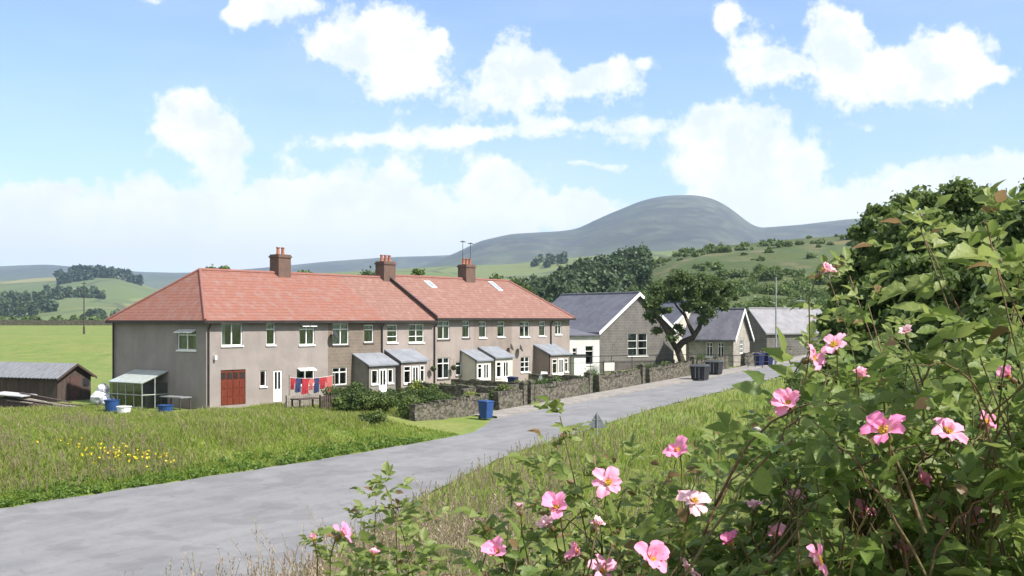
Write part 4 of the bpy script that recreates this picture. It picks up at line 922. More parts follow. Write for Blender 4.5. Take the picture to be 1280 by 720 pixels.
def greenhouse():
    # against the gable wall, local side wall x=0; spans y 4.2..8.2, depth 1.9 toward -x
    t = thing('greenhouse', 'glass lean-to greenhouse against the grey gable end', 'greenhouse', (*hw(0, 0), 0), HROT)
    y0, y1, dp, zt, ze = 3.7, 7.0, 1.8, 2.15, 1.5
    f = MB(); r_ = .035
    for y in np.linspace(y0, y1, 5): f.tube([(-dp, y, 0), (-dp, y, ze), (-.02, y, zt)], r_, 4)
    for z, x in ((ze, -dp), (zt, -.03), (.05, -dp), (.8, -dp)): f.tube([(x, y0, z), (x, y1, z)], r_, 4)
    for y in (y0, y1): f.tube([(-dp, y, .8), (-.02, y, .8)], r_, 4); f.tube([(-dp/2, y, 0), (-dp/2, y, (ze+zt)/2)], r_, 4)
    f.build('frame', pm('greenhouse_frame', (.35,.37,.34), (.26,.28,.25), 5, .6), t)
    dg = pm('dusty_glass', (.42,.46,.44), (.33,.37,.35), 3, .3, spec=.5)
    MB().hull([(-dp-.1,y0-.05,ze-.0),(-dp-.1,y1+.05,ze),(-.02,y0-.05,zt+.02),(-.02,y1+.05,zt+.02),(-dp-.1,y0-.05,ze+.04),(-dp-.1,y1+.05,ze+.04),(-.02,y0-.05,zt+.06),(-.02,y1+.05,zt+.06)]).build('roof_glass', dg, t)
    g_ = MB(); g_.box(-dp+.01,y0,.06,-dp+.02,y1,ze); g_.build('pane', GLASS, t)
    MB().box(-dp+.03,y0,0,-.01,y0+.01,ze).build('pane', GLASS, t)
    MB().box(-1.3,y0+.4,.0,-.3,y1-.4,.8).build('bench', WOODP, t)
greenhouse()
t = thing('side_table', 'grey trestle table near the front corner of the gable end', 'table', (*hw(-.9, 1.7), 0), HROT)
MB().box(-.4,-1.0,.72,.4,1.0,.78).build('table_top', METAL, t)
for a in (-.35, .35):
    for b in (-.9, .9): MB().box(a-.03,b-.03,0,a+.03,b+.03,.72).build('leg', WOODD, t)

# laundry in front of house 1
def washing():
    x, y = hw(Lx(362, -3), -3.0); t = thing('clothes_line', 'clothes line on two posts before the white door', 'clothes line', (x, y, float(zg(x, y))), HROT)
    L_ = Lx(418, -3)-Lx(362, -3)
    for q in (0, L_): MB().tube([(q,0,-.1),(q,0,2.0)], .05, 8).build('post', WOODP, t)
    pts_ = [(L_*i/10, 0, 1.85-.12*math.sin(math.pi*i/10)) for i in range(11)]; MB().tube(pts_, .01, 4).build('line', WHITEC, t)
    cl = [(.03,.11,REDC,.7,'shirt','crimson shirt at the left end of the line'),(.13,.25,BLUEC,.85,'garment','navy garment second on the line'),(.27,.42,REDC,.95,'towel','large bright red towel pegged on the line'),(.44,.52,PINKC,.7,'shirt','coral shirt in the middle of the line'),(.54,.66,BLUEC,.9,'towel','dark towel right of the coral shirt'),(.68,.8,REDC,.7,'shirt','red shirt right of the dark towel'),(.82,.95,PINKC,1.05,'towel','long coral towel at the right end of the line')]
    for (a, b, mt, dr, nm, lab) in cl:
        m = MB(); n = 8; V = []
        for s in (0, .012):
            for i in range(n+1):
                q = a+(b-a)*i/n; zt = 1.85-.12*math.sin(math.pi*q)-.01
                for j in range(5): V.append((q*L_, s+.06*math.sin(i*1.7+j*.4)*j/4, zt-dr*j/4*(1+.06*math.sin(i*2.2))))
        m.v = V; K = (n+1)*5
        for s in (0, K):
            for i in range(n):
                for j in range(4): m.f.append((s+i*5+j, s+i*5+j+1, s+(i+1)*5+j+1, s+(i+1)*5+j))
        if nm == 'shirt':
            for sg, q in ((-1, a), (1, b)): zt = 1.83-.12*math.sin(math.pi*q); m.hull([(q*L_,0,zt),(q*L_,.02,zt),(q*L_,0,zt-.2),(q*L_,.02,zt-.2),(q*L_+sg*.14,.0,zt-.3),(q*L_+sg*.14,.02,zt-.3),(q*L_+sg*.05,0,zt-.38),(q*L_+sg*.05,.02,zt-.38)])
        o = m.build(nm, mt); o.location = t.location; o.rotation_euler = t.rotation_euler; tag(o, lab, 'laundry', 'laundry on the line')
washing()
def picket(label, lx0, lx1, ly, h, mat, group='wooden garden fences'):
    x, y = hw(lx0, ly); t = thing('wooden_fence', label, 'fence', (x, y, float(zg(x, y))), HROT, group); L_ = lx1-lx0
    for z in (h*.3, h*.8): MB().box(0, -.03, z, L_, .0, z+.08).build('rail', mat, t)
    for i in range(int(L_/.16)): MB().box(i*.16, -.055, 0, i*.16+.1, -.032, h+random.uniform(-.02, .02)).build('picket', mat, t)
    for i in range(int(L_/1.8)+1): MB().box(i*1.8, .002, -.2, i*1.8+.08, .08, h+.05).build('post', mat, t)
picket('low weathered picket fence below the hanging laundry', Lx(358, -4), Lx(400, -4), -4, .85, WOODP)
picket('rough timber fence between the garden shrubs and the red door', Lx(400, -6), Lx(425, -6), -6, .9, WOODD)
def bench():
    x, y, z = hz(Lx(383, -5.2), -5.2); t = thing('garden_table', 'dark garden table standing before the laundry', 'table', (x, y, z), HROT)
    MB().box(-.9,-.4,.68,.9,.4,.74).build('table_top', WOODD, t)
    for a in (-.8,.8):
        for b in (-.32,.32): MB().box(a-.04,b-.04,0,a+.04,b+.04,.68).build('leg', WOODD, t)
bench()
# garden planting, in the terrace frame
gs = [(428,-4.5,1.5,2.6,1,'dark shrub mass right of the laundry'),(446,-5.5,1.5,2.4,1,'dark garden shrub before the first porch'),(452,-8.2,1.35,2.6,0,'bright green shrub at the near garden corner'),(474,-9.2,1.3,2.6,0,'rounded bright shrub nearest the road'),(462,-6.5,1.3,2.2,1,'dark shrub between the two bright corner shrubs'),(432,-7.4,1.1,2.2,0,'green shrub at the left garden corner'),(500,-4.5,1.1,2.6,1,'dark hedge plant before the second porch'),(524,-3.4,1.5,1.9,2,'clipped round yellow green bush by the third house'),(545,-5,1.1,2.4,0,'low green bush under the tall windows'),(562,-4,1.0,2.6,1,'low dark bush before the fourth house'),(585,-6.5,1.0,2.8,0,'spreading green bush behind the garden wall'),(530,-7,1.1,3,1,'dark planting behind the mossy wall'),(508,-8,1.1,2.8,1,'dark bush right of the corner shrubs'),(650,-5,1.0,3,2,'yellow green bush before the end house'),(668,-6.5,1.0,2.4,0,'green bush below the lean-to porch'),(690,-5,1.0,2.2,1,'dark bush beside the right end house'),(707,-4.5,1.2,1.8,0,'tall green bush at the terrace corner'),(556,-8.5,.9,2.6,0,'low green bush near the wall, middle garden'),(618,-7,.8,2.2,1,'low dark bush before the fifth house')]
for (px_, ly, h_, w_, mt, lab) in gs:
    x, y, z = hz(Lx(px_, ly), ly); shrub('garden_shrub', lab, x, y, h_, w_, (L_SHRUB, L_DARK, leafmat('yellow_green_leaves', [(.09,.13,.02),(.16,.2,.035),(.22,.24,.05)], .25))[mt], 'shrubs in the terrace gardens', z=z-.05)
for i, (u_, v_, h_, w_, mt, lab) in enumerate([(-3.5,-2.1,1.5,1.8,0,'leafy shrub leaning over the left end of the mossy wall'),(-.5,-2.3,1.3,2.2,1,'dark shrub behind the mossy wall beside the blue bin'),(1.8,-1.9,1.2,1.5,2,'yellowish shrub spilling over the wall above the blue bin'),(5.0,-2.2,1.4,1.9,0,'green shrub behind the short wall'),(9.0,-2.2,1.35,2.4,1,'dark hedge plant behind the long wall, left part'),(11.6,-2.2,1.3,2.4,0,'green hedge plant behind the long wall, right part'),(16.5,-2.3,1.35,2.2,1,'dark shrub left of the notice board'),(24.5,-2.3,1.35,2.6,1,'dark hedge plant before the school wall'),(27.5,-2.2,1.3,2.6,0,'green hedge plant before the school gable'),(33.0,-2.3,1.3,2.6,1,'dark shrub behind the wall near the leaning tree'),(-7.2,-1.6,1.1,2.0,0,'rounded green shrub left of the mossy wall')]):
    x, y = xy(u_, v_); shrub('roadside_shrub', lab, x, y, h_*1.2, w_*.9, (L_SHRUB, L_DARK, MATS['yellow_green_leaves'])[mt], 'shrubs behind the roadside walls', z=float(zroad(u_))-.1)
# dividing walls between gardens
def cross_wall(label, lx, ly0, ly1, h=.95):
    x, y = hw(lx, ly0); t = thing('dividing_wall', label, 'wall', (x, y, 0), HROT, 'walls between the gardens'); m = MB(); n = 14
    for i in range(n):
        a = (ly1-ly0)*i/n; b = (ly1-ly0)*(i+1)/n; X, Y_ = hw(lx, ly0+a); zb = float(zg(X, Y_)); m.box(-.2, b, zb-.3, .2, a, zb+h+random.uniform(-.08, .08))
    m.build('stonework', DRY, t)
cross_wall('dark stone wall between second and third gardens', 15.0, -2.5, -10, 1.0)
cross_wall('dark stone wall between third and fourth gardens', 20.4, -1.8, -10, 1.0)
cross_wall('stone wall between fifth and sixth gardens', 29.9, -1.8, -11, 1.0)
# long dark wall parallel to the facades in front of the gardens
x, y = hw(13.5, -8.3); t = thing('front_wall', 'long dark stone wall across the near gardens behind the corner shrubs', 'wall', (x, y, 0), HROT); m = MB()
for i in range(16): a = i*.5; X, Y_ = hw(13.5+a, -8.3); zb = float(zg(X, Y_)); m.box(a, -.2, zb-.4, a+.5, .2, zb+.95+random.uniform(-.07, .07))
m.build('stonework', DRY, t)
# small white things by the end porch
x, y, z = hz(Lx(680, -3), -3); t = thing('white_sheet', 'white sheet hung over a rack left of the end porch', 'sheet', (x, y, z), HROT)
MB().hull([(-.5,-.25,.5),(.5,-.25,.45),(.5,.25,.5),(-.5,.25,.5),(-.4,0,1.25),(.4,0,1.2)]).build('cloth', WHITEC, t)
for a in (-.4,.4): MB().tube([(a,-.2,0),(a,0,1.2),(a,.2,0)], .02, 5).build('leg', METAL, t)
x, y, z = hz(Lx(630, -4.2), -4.2); t = thing('trampoline', 'low dark blue covered object before the fifth house', 'garden cover', (x, y, z), HROT)
m = MB(); blob(m, (0,0,.35), .75, 12, .55, 3); m.build('cover', DBLUEP, t)
x, y, z = hz(Lx(560, -3.2), -3.2)

# ------------------------------------------------------------------ far field wall and fence
m = MB()
for i in range(90):
    pa_, pb_ = -80+i*3.0, -80+(i+1)*3.0
    for (p0_, p1_) in ((pa_, pb_),):
        a = ((p0_-640)/F*285, 285.0); b = ((p1_-640)/F*285, 285.0); za = float(zg(*a)); h_ = 1.3+random.uniform(-.12, .12); m.box(a[0], 284.7, za-.5, b[0]+.01, 285.3, za+h_)
o = m.build('field_wall', DRY); tag(o, 'long dark dry stone wall closing the left green field', 'wall')
fp = pm('hay_field', (.34,.30,.15), (.28,.26,.12), .02, .95, coord='World')

# ------------------------------------------------------------------ grass
def blades(name, X, Y, Hh, Wd, var, mat, lean=.35, z=None, kind='stuff', label=None, cat='grass', taper=True):
    N = len(X); Z = zg(X, Y)-.02 if z is None else z
    th = rng.random(N)*math.tau; ph = rng.random(N)*math.tau; ln = lean*rng.random(N)*Hh
    ax, ay = np.cos(th)*Wd/2, np.sin(th)*Wd/2; lx_, ly_ = np.cos(ph)*ln, np.sin(ph)*ln
    P0 = np.stack([X-ax, Y-ay, Z], -1); P1 = np.stack([X+ax, Y+ay, Z], -1)
    P2 = np.stack([X+ax*.8+lx_*.4, Y+ay*.8+ly_*.4, Z+Hh*.6], -1); P3 = np.stack([X-ax*.8+lx_*.4, Y-ay*.8+ly_*.4, Z+Hh*.6], -1)
    P4 = np.stack([X+ax*.12+lx_, Y+ay*.12+ly_, Z+Hh], -1); P5 = np.stack([X-ax*.12+lx_, Y-ay*.12+ly_, Z+Hh], -1)
    V = np.stack([P0, P1, P2, P3, P4, P5], 1).reshape(-1, 3); b = (np.arange(N)*6)[:, None]
    Fq = np.concatenate([b+np.array([[0,1,2,3]]), b+np.array([[3,2,4,5]])], 0)
    o = np_mesh(name, V, Fq, mat, None, np.repeat(var, 6)); return tag(o, label, cat, kind=kind)
def nse(x, y, s, seed=0):
    return .5+.5*(np.sin(x*s+seed+1.3*np.sin(y*s*.7+seed))*np.sin(y*s*1.1+seed*2+1.1*np.sin(x*s*.6))*.6+.4*np.sin(x*s*2.7+y*s*2.1+seed))
G_MEAD = leafmat('meadow_blades', [(.13,.22,.03),(.20,.285,.045),(.28,.325,.07),(.33,.31,.14),(.34,.26,.18)], .5, .7, .2)
def meadow(N=150000):
    t = rng.uniform(-.62, .02, N*3); y = 36+rng.random(N*3)**.8*44; x = t*y; u, v = uv(x, y); rel = ((x-HX)*HB[0]+(y-HY)*HB[1], (x-HX)*HA[0]+(y-HY)*HA[1])
    ok = (v < ledge(u)-.1) & ((rel[1] < -1.0) | (rel[0] < -3.2)) & ~((rel[0] > 8.5) & (rel[1] > -9.5)) & (v > -30) & ~((u > -6) & (v > -3.5))
    x, y, u, v = x[ok][:N], y[ok][:N], u[ok][:N], v[ok][:N]; le = ledge(u)
    n1 = nse(x, y, .5, 1); n2 = nse(x, y, 1.3, 4)
    edge = np.clip(1-(le-v)/2.2, 0, 1)
    rough = .3+.5*n1+.2*n2
    mown = sm((u+22)/6)*np.exp(-np.clip(le-v, 0, 9)/3)
    H = (.11+.24*rng.random(len(x)))*(.5+.9*n1)*(1-.3*edge)*(1-.6*mown)
    var = np.clip(.12+.55*rough*rng.random(len(x))*1.2+.12*n2-.3*edge+.0*mown, 0, 1)
    tip = (rng.random(len(x)) < .07)&(edge < .3)&(mown < .3); var = np.where(tip, .8+.2*rng.random(len(x)), var); H = np.where(tip, H*1.3, H)
    blades('meadow_grass', x, y, H, .028+.03*rng.random(len(x)), var, G_MEAD, 1.1, label='rough green meadow grass between the road and the terrace')
meadow()
def bank(N=210000):
    t = rng.uniform(-.6, .6, N*2); y = 2.0*np.exp(rng.random(N*2)*math.log(85/2.0)); x = t*y; u, v = uv(x, y)
    ok = (v > redge(u)+.05) & (v < 60); x, y, u, v = x[ok][:N], y[ok][:N], u[ok][:N], v[ok][:N]; r = np.hypot(x, y)
    n1 = nse(x, y, .6, 2); edge = np.clip(1-(v-redge(u))/4, 0, 1)
    H = (.18+.3*rng.random(len(x)))*(.7+.5*n1)*(1-.2*edge); Wd = np.clip(.0011*r, .005, .05)*(.8+.6*rng.random(len(x)))
    var = np.clip(.15+.5*rng.random(len(x))*(.5+.7*n1)+.15*edge, 0, 1); dry = rng.random(len(x)) < (.07+.2*edge); var = np.where(dry, .72+.28*rng.random(len(x)), var)
    blades('verge_grass', x, y, H, Wd, var, G_MEAD, .9, label='yellow green grass on the bank right of the road')
bank()
G_TALL = leafmat('seed_grass', [(.16,.18,.07),(.27,.24,.15),(.34,.24,.19),(.42,.34,.26)], .25, .7, .2)
def seedgrass(name, label, X, Y, Hh, sc=1.0):
    N = len(X); Z = zg(X, Y)-.02; r = np.hypot(X, Y); ph = rng.random(N)*math.tau; ln = Hh*(.06+.3*rng.random(N)**2); V = []; Fq = []; var = []
    st = np.linspace(0, 1, 6); w0 = np.clip(.0004*r, .0013, .014)
    cl = rng.random(N)
    sx_ = X[:, None]+np.cos(ph)[:, None]*ln[:, None]*st**2.2; sy_ = Y[:, None]+np.sin(ph)[:, None]*ln[:, None]*st**2.2; sz_ = Z[:, None]+Hh[:, None]*(st-.08*st**3)[None, :]
    ww = (w0[:, None]*np.array([1, .95, .9, .8, .7, .5])[None, :])
    for q, (dx_, dy_) in enumerate(((1, 0), (.3, .95))):
        A = np.stack([sx_-ww*dx_, sy_-ww*dy_, sz_], -1); B = np.stack([sx_+ww*dx_, sy_+ww*dy_, sz_], -1)
        P = np.stack([A, B], 2).reshape(N, 12, 3); off = sum(len(v_) for v_ in V); V.append(P.reshape(-1, 3))
        b = (np.arange(N)*12)[:, None]+off
        for i in range(5): Fq.append(b+np.array([[2*i, 2*i+1, 2*i+3, 2*i+2]]))
        var.append(np.repeat(np.clip(.15+.35*cl, 0, 1), 12))
    # spikelets
    K = 16; f = .80+.2*(np.arange(K)/(K-1)); 
    for kx in range(K):
        q = f[kx]; cx = X+np.cos(ph)*ln*q**2.2; cy = Y+np.sin(ph)*ln*q**2.2; cz = Z+Hh*(q-.08*q**3)
        a = rng.random(N)*math.tau; el = .6+.5*rng.random(N); L_ = (.012+.018*np.sin(np.pi*(kx+.7)/(K+.4)))*sc*np.clip(r/5, 1, 3)**.5; Wd = np.clip(.0005*r, .002, .012)
        d = np.stack([np.cos(a)*np.cos(el), np.sin(a)*np.cos(el), np.sin(el)], -1); b_ = np.stack([-np.sin(a), np.cos(a), 0*a], -1); c = np.stack([cx, cy, cz], -1)
        P = np.stack([c, c+d*L_[:, None]*.5+b_*Wd[:, None], c+d*L_[:, None], c+d*L_[:, None]*.5-b_*Wd[:, None]], 1); off = sum(len(v_) for v_ in V); V.append(P.reshape(-1, 3))
        Fq.append((np.arange(N)*4)[:, None]+off+np.array([[0,1,2,3]])); var.append(np.repeat(np.clip(.45+.5*cl, 0, 1), 4))
    o = np_mesh(name, np.concatenate(V), np.concatenate(Fq), G_TALL, None, np.concatenate(var)); return tag(o, label, 'grass', kind='stuff')
def tall(N, t0, t1, y0, y1, h0, h1, name, label, edge=None):
    t = rng.uniform(t0, t1, N*3); y = y0*np.exp(rng.random(N*3)*math.log(y1/y0)); x = t*y; u, v = uv(x, y); ok = (v > redge(u)+.1) & (v < 60)
    if edge: ok &= v < redge(u)+edge
    x, y = x[ok][:N], y[ok][:N]; seedgrass(name, label, x, y, rng.uniform(h0, h1, len(x)))
tall(1000, -.5, .25, 7, 34, .55, .95, 'tall_grass', 'thin pinkish seed heads of tall grass standing before the road')
tall(420, -.42, .02, 4.2, 12, 1.05, 1.6, 'flowering_grass', 'close wiry flowering grass stems at the bottom left')
tall(750, -.42, .02, 8, 26, .8, 1.3, 'wispy_grass', 'tall wispy brown grass in front of the near road surface')
tall(2200, -.25, .35, 14, 55, .4, .75, 'verge_seed_grass', 'reddish seed grass fringe along the right road edge', edge=7)
# buttercups
def buttercups():
    N = 70; x0, y0, _ = ray_ground(150, 578); x1, y1, _ = ray_ground(60, 565)
    cx = np.concatenate([rng.normal(x0, 1.1, N//2+30), rng.normal(x1, 2.4, N//2-30)]); cy = np.concatenate([rng.normal(y0, .5, N//2+30), rng.normal(y1, 1.2, N//2-30)])
    u, v = uv(cx, cy); ok = v < ledge(u)-.5; cx, cy = cx[ok], cy[ok]; z = zg(cx, cy)+rng.uniform(.3, .5, len(cx))
    o = leaf_cloud('buttercups', np.stack([cx, cy, z], -1), np.full(len(cx), .06), 5, .06, leafmat('buttercup_petals', [(.65,.5,.02),(.75,.62,.03)], .2)); tag(o, 'patch of small yellow buttercups in the meadow grass', 'flowers', kind='stuff')
buttercups()
def meadow_seed():
    t = rng.uniform(-.6, -.02, 9000); y = rng.uniform(38, 66, 9000); x = t*y; u, v = uv(x, y); ly = (x-HX)*HA[0]+(y-HY)*HA[1]; lx = (x-HX)*HB[0]+(y-HY)*HB[1]
    ok = (v < ledge(u)-1.2) & (ly < -1.5) & ~((lx > 8) & (ly > -9.5)) & (nse(x, y, .35, 6) > .52) & (u < -17); x, y = x[ok][:1300], y[ok][:1300]
    seedgrass('meadow_seed_heads', 'drifts of brownish seeding grass in the left meadow', x, y, rng.uniform(.4, .75, len(x)))
meadow_seed()
# broad leaved weeds at the left verge
def docks():
    u = rng.uniform(-34, -9, 520); v = ledge(u)-.1-2.2*rng.random(520)**1.6; x, y = xy(u, v); z = zg(x, y)+.1
    o = leaf_cloud('verge_weeds', np.stack([x, y, z], -1), rng.uniform(.06, .24, 520), 18, .08, leafmat('weed_leaves', [(.08,.15,.022),(.12,.20,.03),(.17,.24,.045)], .45)); tag(o, 'low bright green weeds along the left road edge', 'weeds', kind='stuff')
docks()
# pale dead branch on the verge
def dead_branch():
    P = [ray_ground(px_, py_) for px_, py_ in ((938, 524), (944, 536), (956, 545), (970, 552), (985, 556))]
    b = P[0]; t = thing('dead_branch', 'pale bent dead branch lying in the verge grass', 'branch', b)
    yb = P[2][1]; pts_ = [Wp(px_, py_, yb) for px_, py_ in ((938, 524), (941, 534), (952, 543), (966, 550), (984, 557))]
    MB().tube([(p[0]-b[0], p[1]-b[1], p[2]-b[2]+.05) for p in pts_], [.03*yb/12*k_ for k_ in (.7, 1, 1.1, 1, .7)], 8).build('limb', pm('bleached_wood', (.5,.48,.46), (.36,.34,.32), 5, .9), t, smooth=True)
dead_branch()

# ------------------------------------------------------------------ wild roses
ROSE_LEAF = leafmat('rose_leaves', [(.085,.135,.032),(.125,.19,.042),(.175,.24,.056),(.25,.30,.09),(.25,.16,.08)], .5, .45, .45, vein=True)
STEM = pm('rose_stem', (.12,.06,.035), (.085,.085,.03), 12, .7, .4, 60)
HIP = pm('green_hip', (.10,.12,.03), (.14,.07,.03), 20, .5)
def petal_mat():
    m = bpy.data.materials.new('rose_petals'); m.use_nodes = True; q = NT(m.node_tree); b = q.N['Principled BSDF']; out = q.N['Material Output']
    at = q.n('ShaderNodeAttribute'); at.attribute_name = 'var'
    oi = q.n('ShaderNodeObjectInfo')
    deep = q.mix(q.ramp(oi.outputs['Random'], .0, 1, False), (.88,.33,.54), (.86,.22,.45))
    ac = q.n('ShaderNodeAttribute'); ac.attribute_type = 'OBJECT'; ac.attribute_name = 'pale'
    tint = q.mix(ac.outputs['Fac'], deep, (.86,.62,.62))
    c = q.mix(q.ramp(at.outputs['Fac'], .05, .6), (.93,.74,.76), tint)
    q.L.new(c, b.inputs['Base Color']); b.inputs['Roughness'].default_value = .6; b.inputs['Specular IOR Level'].default_value = .2
    tr = q.n('ShaderNodeBsdfTranslucent'); q.L.new(c, tr.inputs[0]); mx = q.n('ShaderNodeMixShader'); mx.inputs[0].default_value = .3
    q.L.new(b.outputs[0], mx.inputs[1]); q.L.new(tr.outputs[0], mx.inputs[2]); q.L.new(mx.outputs[0], out.inputs[0]); return m
PETAL = petal_mat(); STAM = pm('yellow_stamens', (.62,.42,.05), (.5,.3,.03), 30, .7)
def flower_mesh(openness, seed):
    rn = random.Random(seed); V = []; Fq = []; var = []; nr, nc = 7, 8
    np_ = rn.choice([5, 5, 6, 7]); extra = rn.choice([1, 3, 4, 5])
    for p in range(np_+extra):
        az = p*math.tau/np_+rn.uniform(-.22, .22)+(.5 if p >= np_ else 0); op = openness+rn.uniform(-.35, .4)+(.45 if p >= np_ else 0); sz = rn.uniform(.78, 1.14)*(.6 if p >= np_ else 1); tw = rn.uniform(-.3, .3); b = len(V); wv_ = rn.uniform(0, 6)
        for i in range(nr):
            s = i/(nr-1)
            for j in range(nc):
                c = (j/(nc-1)-.5)*2; w = (.14+.86*math.sin(min(s*1.05, 1)*math.pi/2)**1.1)*(.62 if s < .97 else .56)
                rad = s*(1-.16*(s > .8)*abs(c)**2*1.3-.10*(s > .85)*(1-abs(c))**3)
                x = rad; y = c*w*.62*(1-.12*s*s); z = .16*c*c*s+.10*math.sin(s*math.pi)+.05*math.sin(c*4+wv_)*s-.10*s**3
                z += tw*c*.3*s+.05*math.sin(c*7+wv_*3)*s*s
                el = op; X = x*math.cos(el)-z*math.sin(el); Z = x*math.sin(el)+z*math.cos(el)+.003*p
                V.append(((X*math.cos(az)-y*math.sin(az))*sz, (X*math.sin(az)+y*math.cos(az))*sz, Z*sz)); var.append(s)
        for i in range(nr-1):
            for j in range(nc-1): Fq.append((b+i*nc+j, b+i*nc+j+1, b+(i+1)*nc+j+1, b+(i+1)*nc+j))
    return np.array(V), np.array(Fq), np.array(var)
leaf_st = 9
def leaflets(P, D, Nn, Sz, curl, fold):
    """P,D,Nn (n,3); returns V,F,count per leaf 27"""
    n = len(P); s = np.linspace(0, 1, leaf_st); prof = np.sin(np.pi*s**.78)**.9*.30; prof[1:-1] *= 1+.07*np.where(np.arange(1, leaf_st-1) % 2, 1, -1); prof[0] = .02; prof[-1] = .0
    B = np.cross(Nn, D); B /= np.linalg.norm(B, axis=1, keepdims=True); Nn = np.cross(D, B)
    out = np.zeros((n, leaf_st, 3, 3))
    for j, c in enumerate((-1, 0, 1)):
        x = s[None, :]*np.ones((n, 1)); y = c*prof[None, :]*np.ones((n, 1)); z = -curl[:, None]*s[None, :]**2+(abs(c)*fold[:, None])*prof[None, :]
        out[:, :, j] = P[:, None]+Sz[:, None, None]*(x[..., None]*D[:, None]+y[..., None]*B[:, None]+z[..., None]*Nn[:, None])
    V = out.reshape(-1, 3); b = (np.arange(n)*leaf_st*3)[:, None]; Fq = []
    for i in range(leaf_st-1):
        for j in range(2): Fq.append(b+np.array([[i*3+j, i*3+j+1, (i+1)*3+j+1, (i+1)*3+j]]))
    return V, np.concatenate(Fq)
def norm(v): return v/(np.linalg.norm(v)+1e-9)
FL = [(1030,337,30,.6,1.05,1),(1042,430,34,.35,.3,0),(1018,448,36,.2,.5,0),(985,503,38,.3,.55,0),(1103,535,50,0,.45,0),(1186,537,42,.25,.5,0),(1234,527,30,.2,.7,0),(1132,414,22,.8,.9,1),
 (846,563,34,.1,.75,0),(760,602,38,.35,.5,0),(868,625,40,.75,.35,0),(942,632,26,.8,.9,1),(993,620,26,.6,.9,1),(695,632,38,.1,.6,0),(686,655,28,.8,.7,1),(430,665,32,.1,.5,0),(392,673,17,.7,1.15,0),(468,692,20,.5,1.0,0),
 (620,688,36,.1,.75,0),(815,697,48,.2,.6,0),(755,712,38,.35,.5,0),(913,678,32,0,1.0,0),(1025,700,48,.1,.25,0),(860,712,30,.7,.8,0),(745,655,26,.8,.9,1),(650,634,22,.9,1.0,1),
 (1150,600,34,.3,.9,0),(1080,640,36,.2,.6,0),(1215,650,38,.3,.7,0),(970,668,32,.4,.8,0),(1130,690,30,.5,1.0,0),(720,690,32,.3,.8,0),(1260,470,30,.3,.9,0),(1075,470,26,.5,1.0,0)]
def fdist(sz): return float(np.clip(F*.047/sz, 1.15, 1.75))
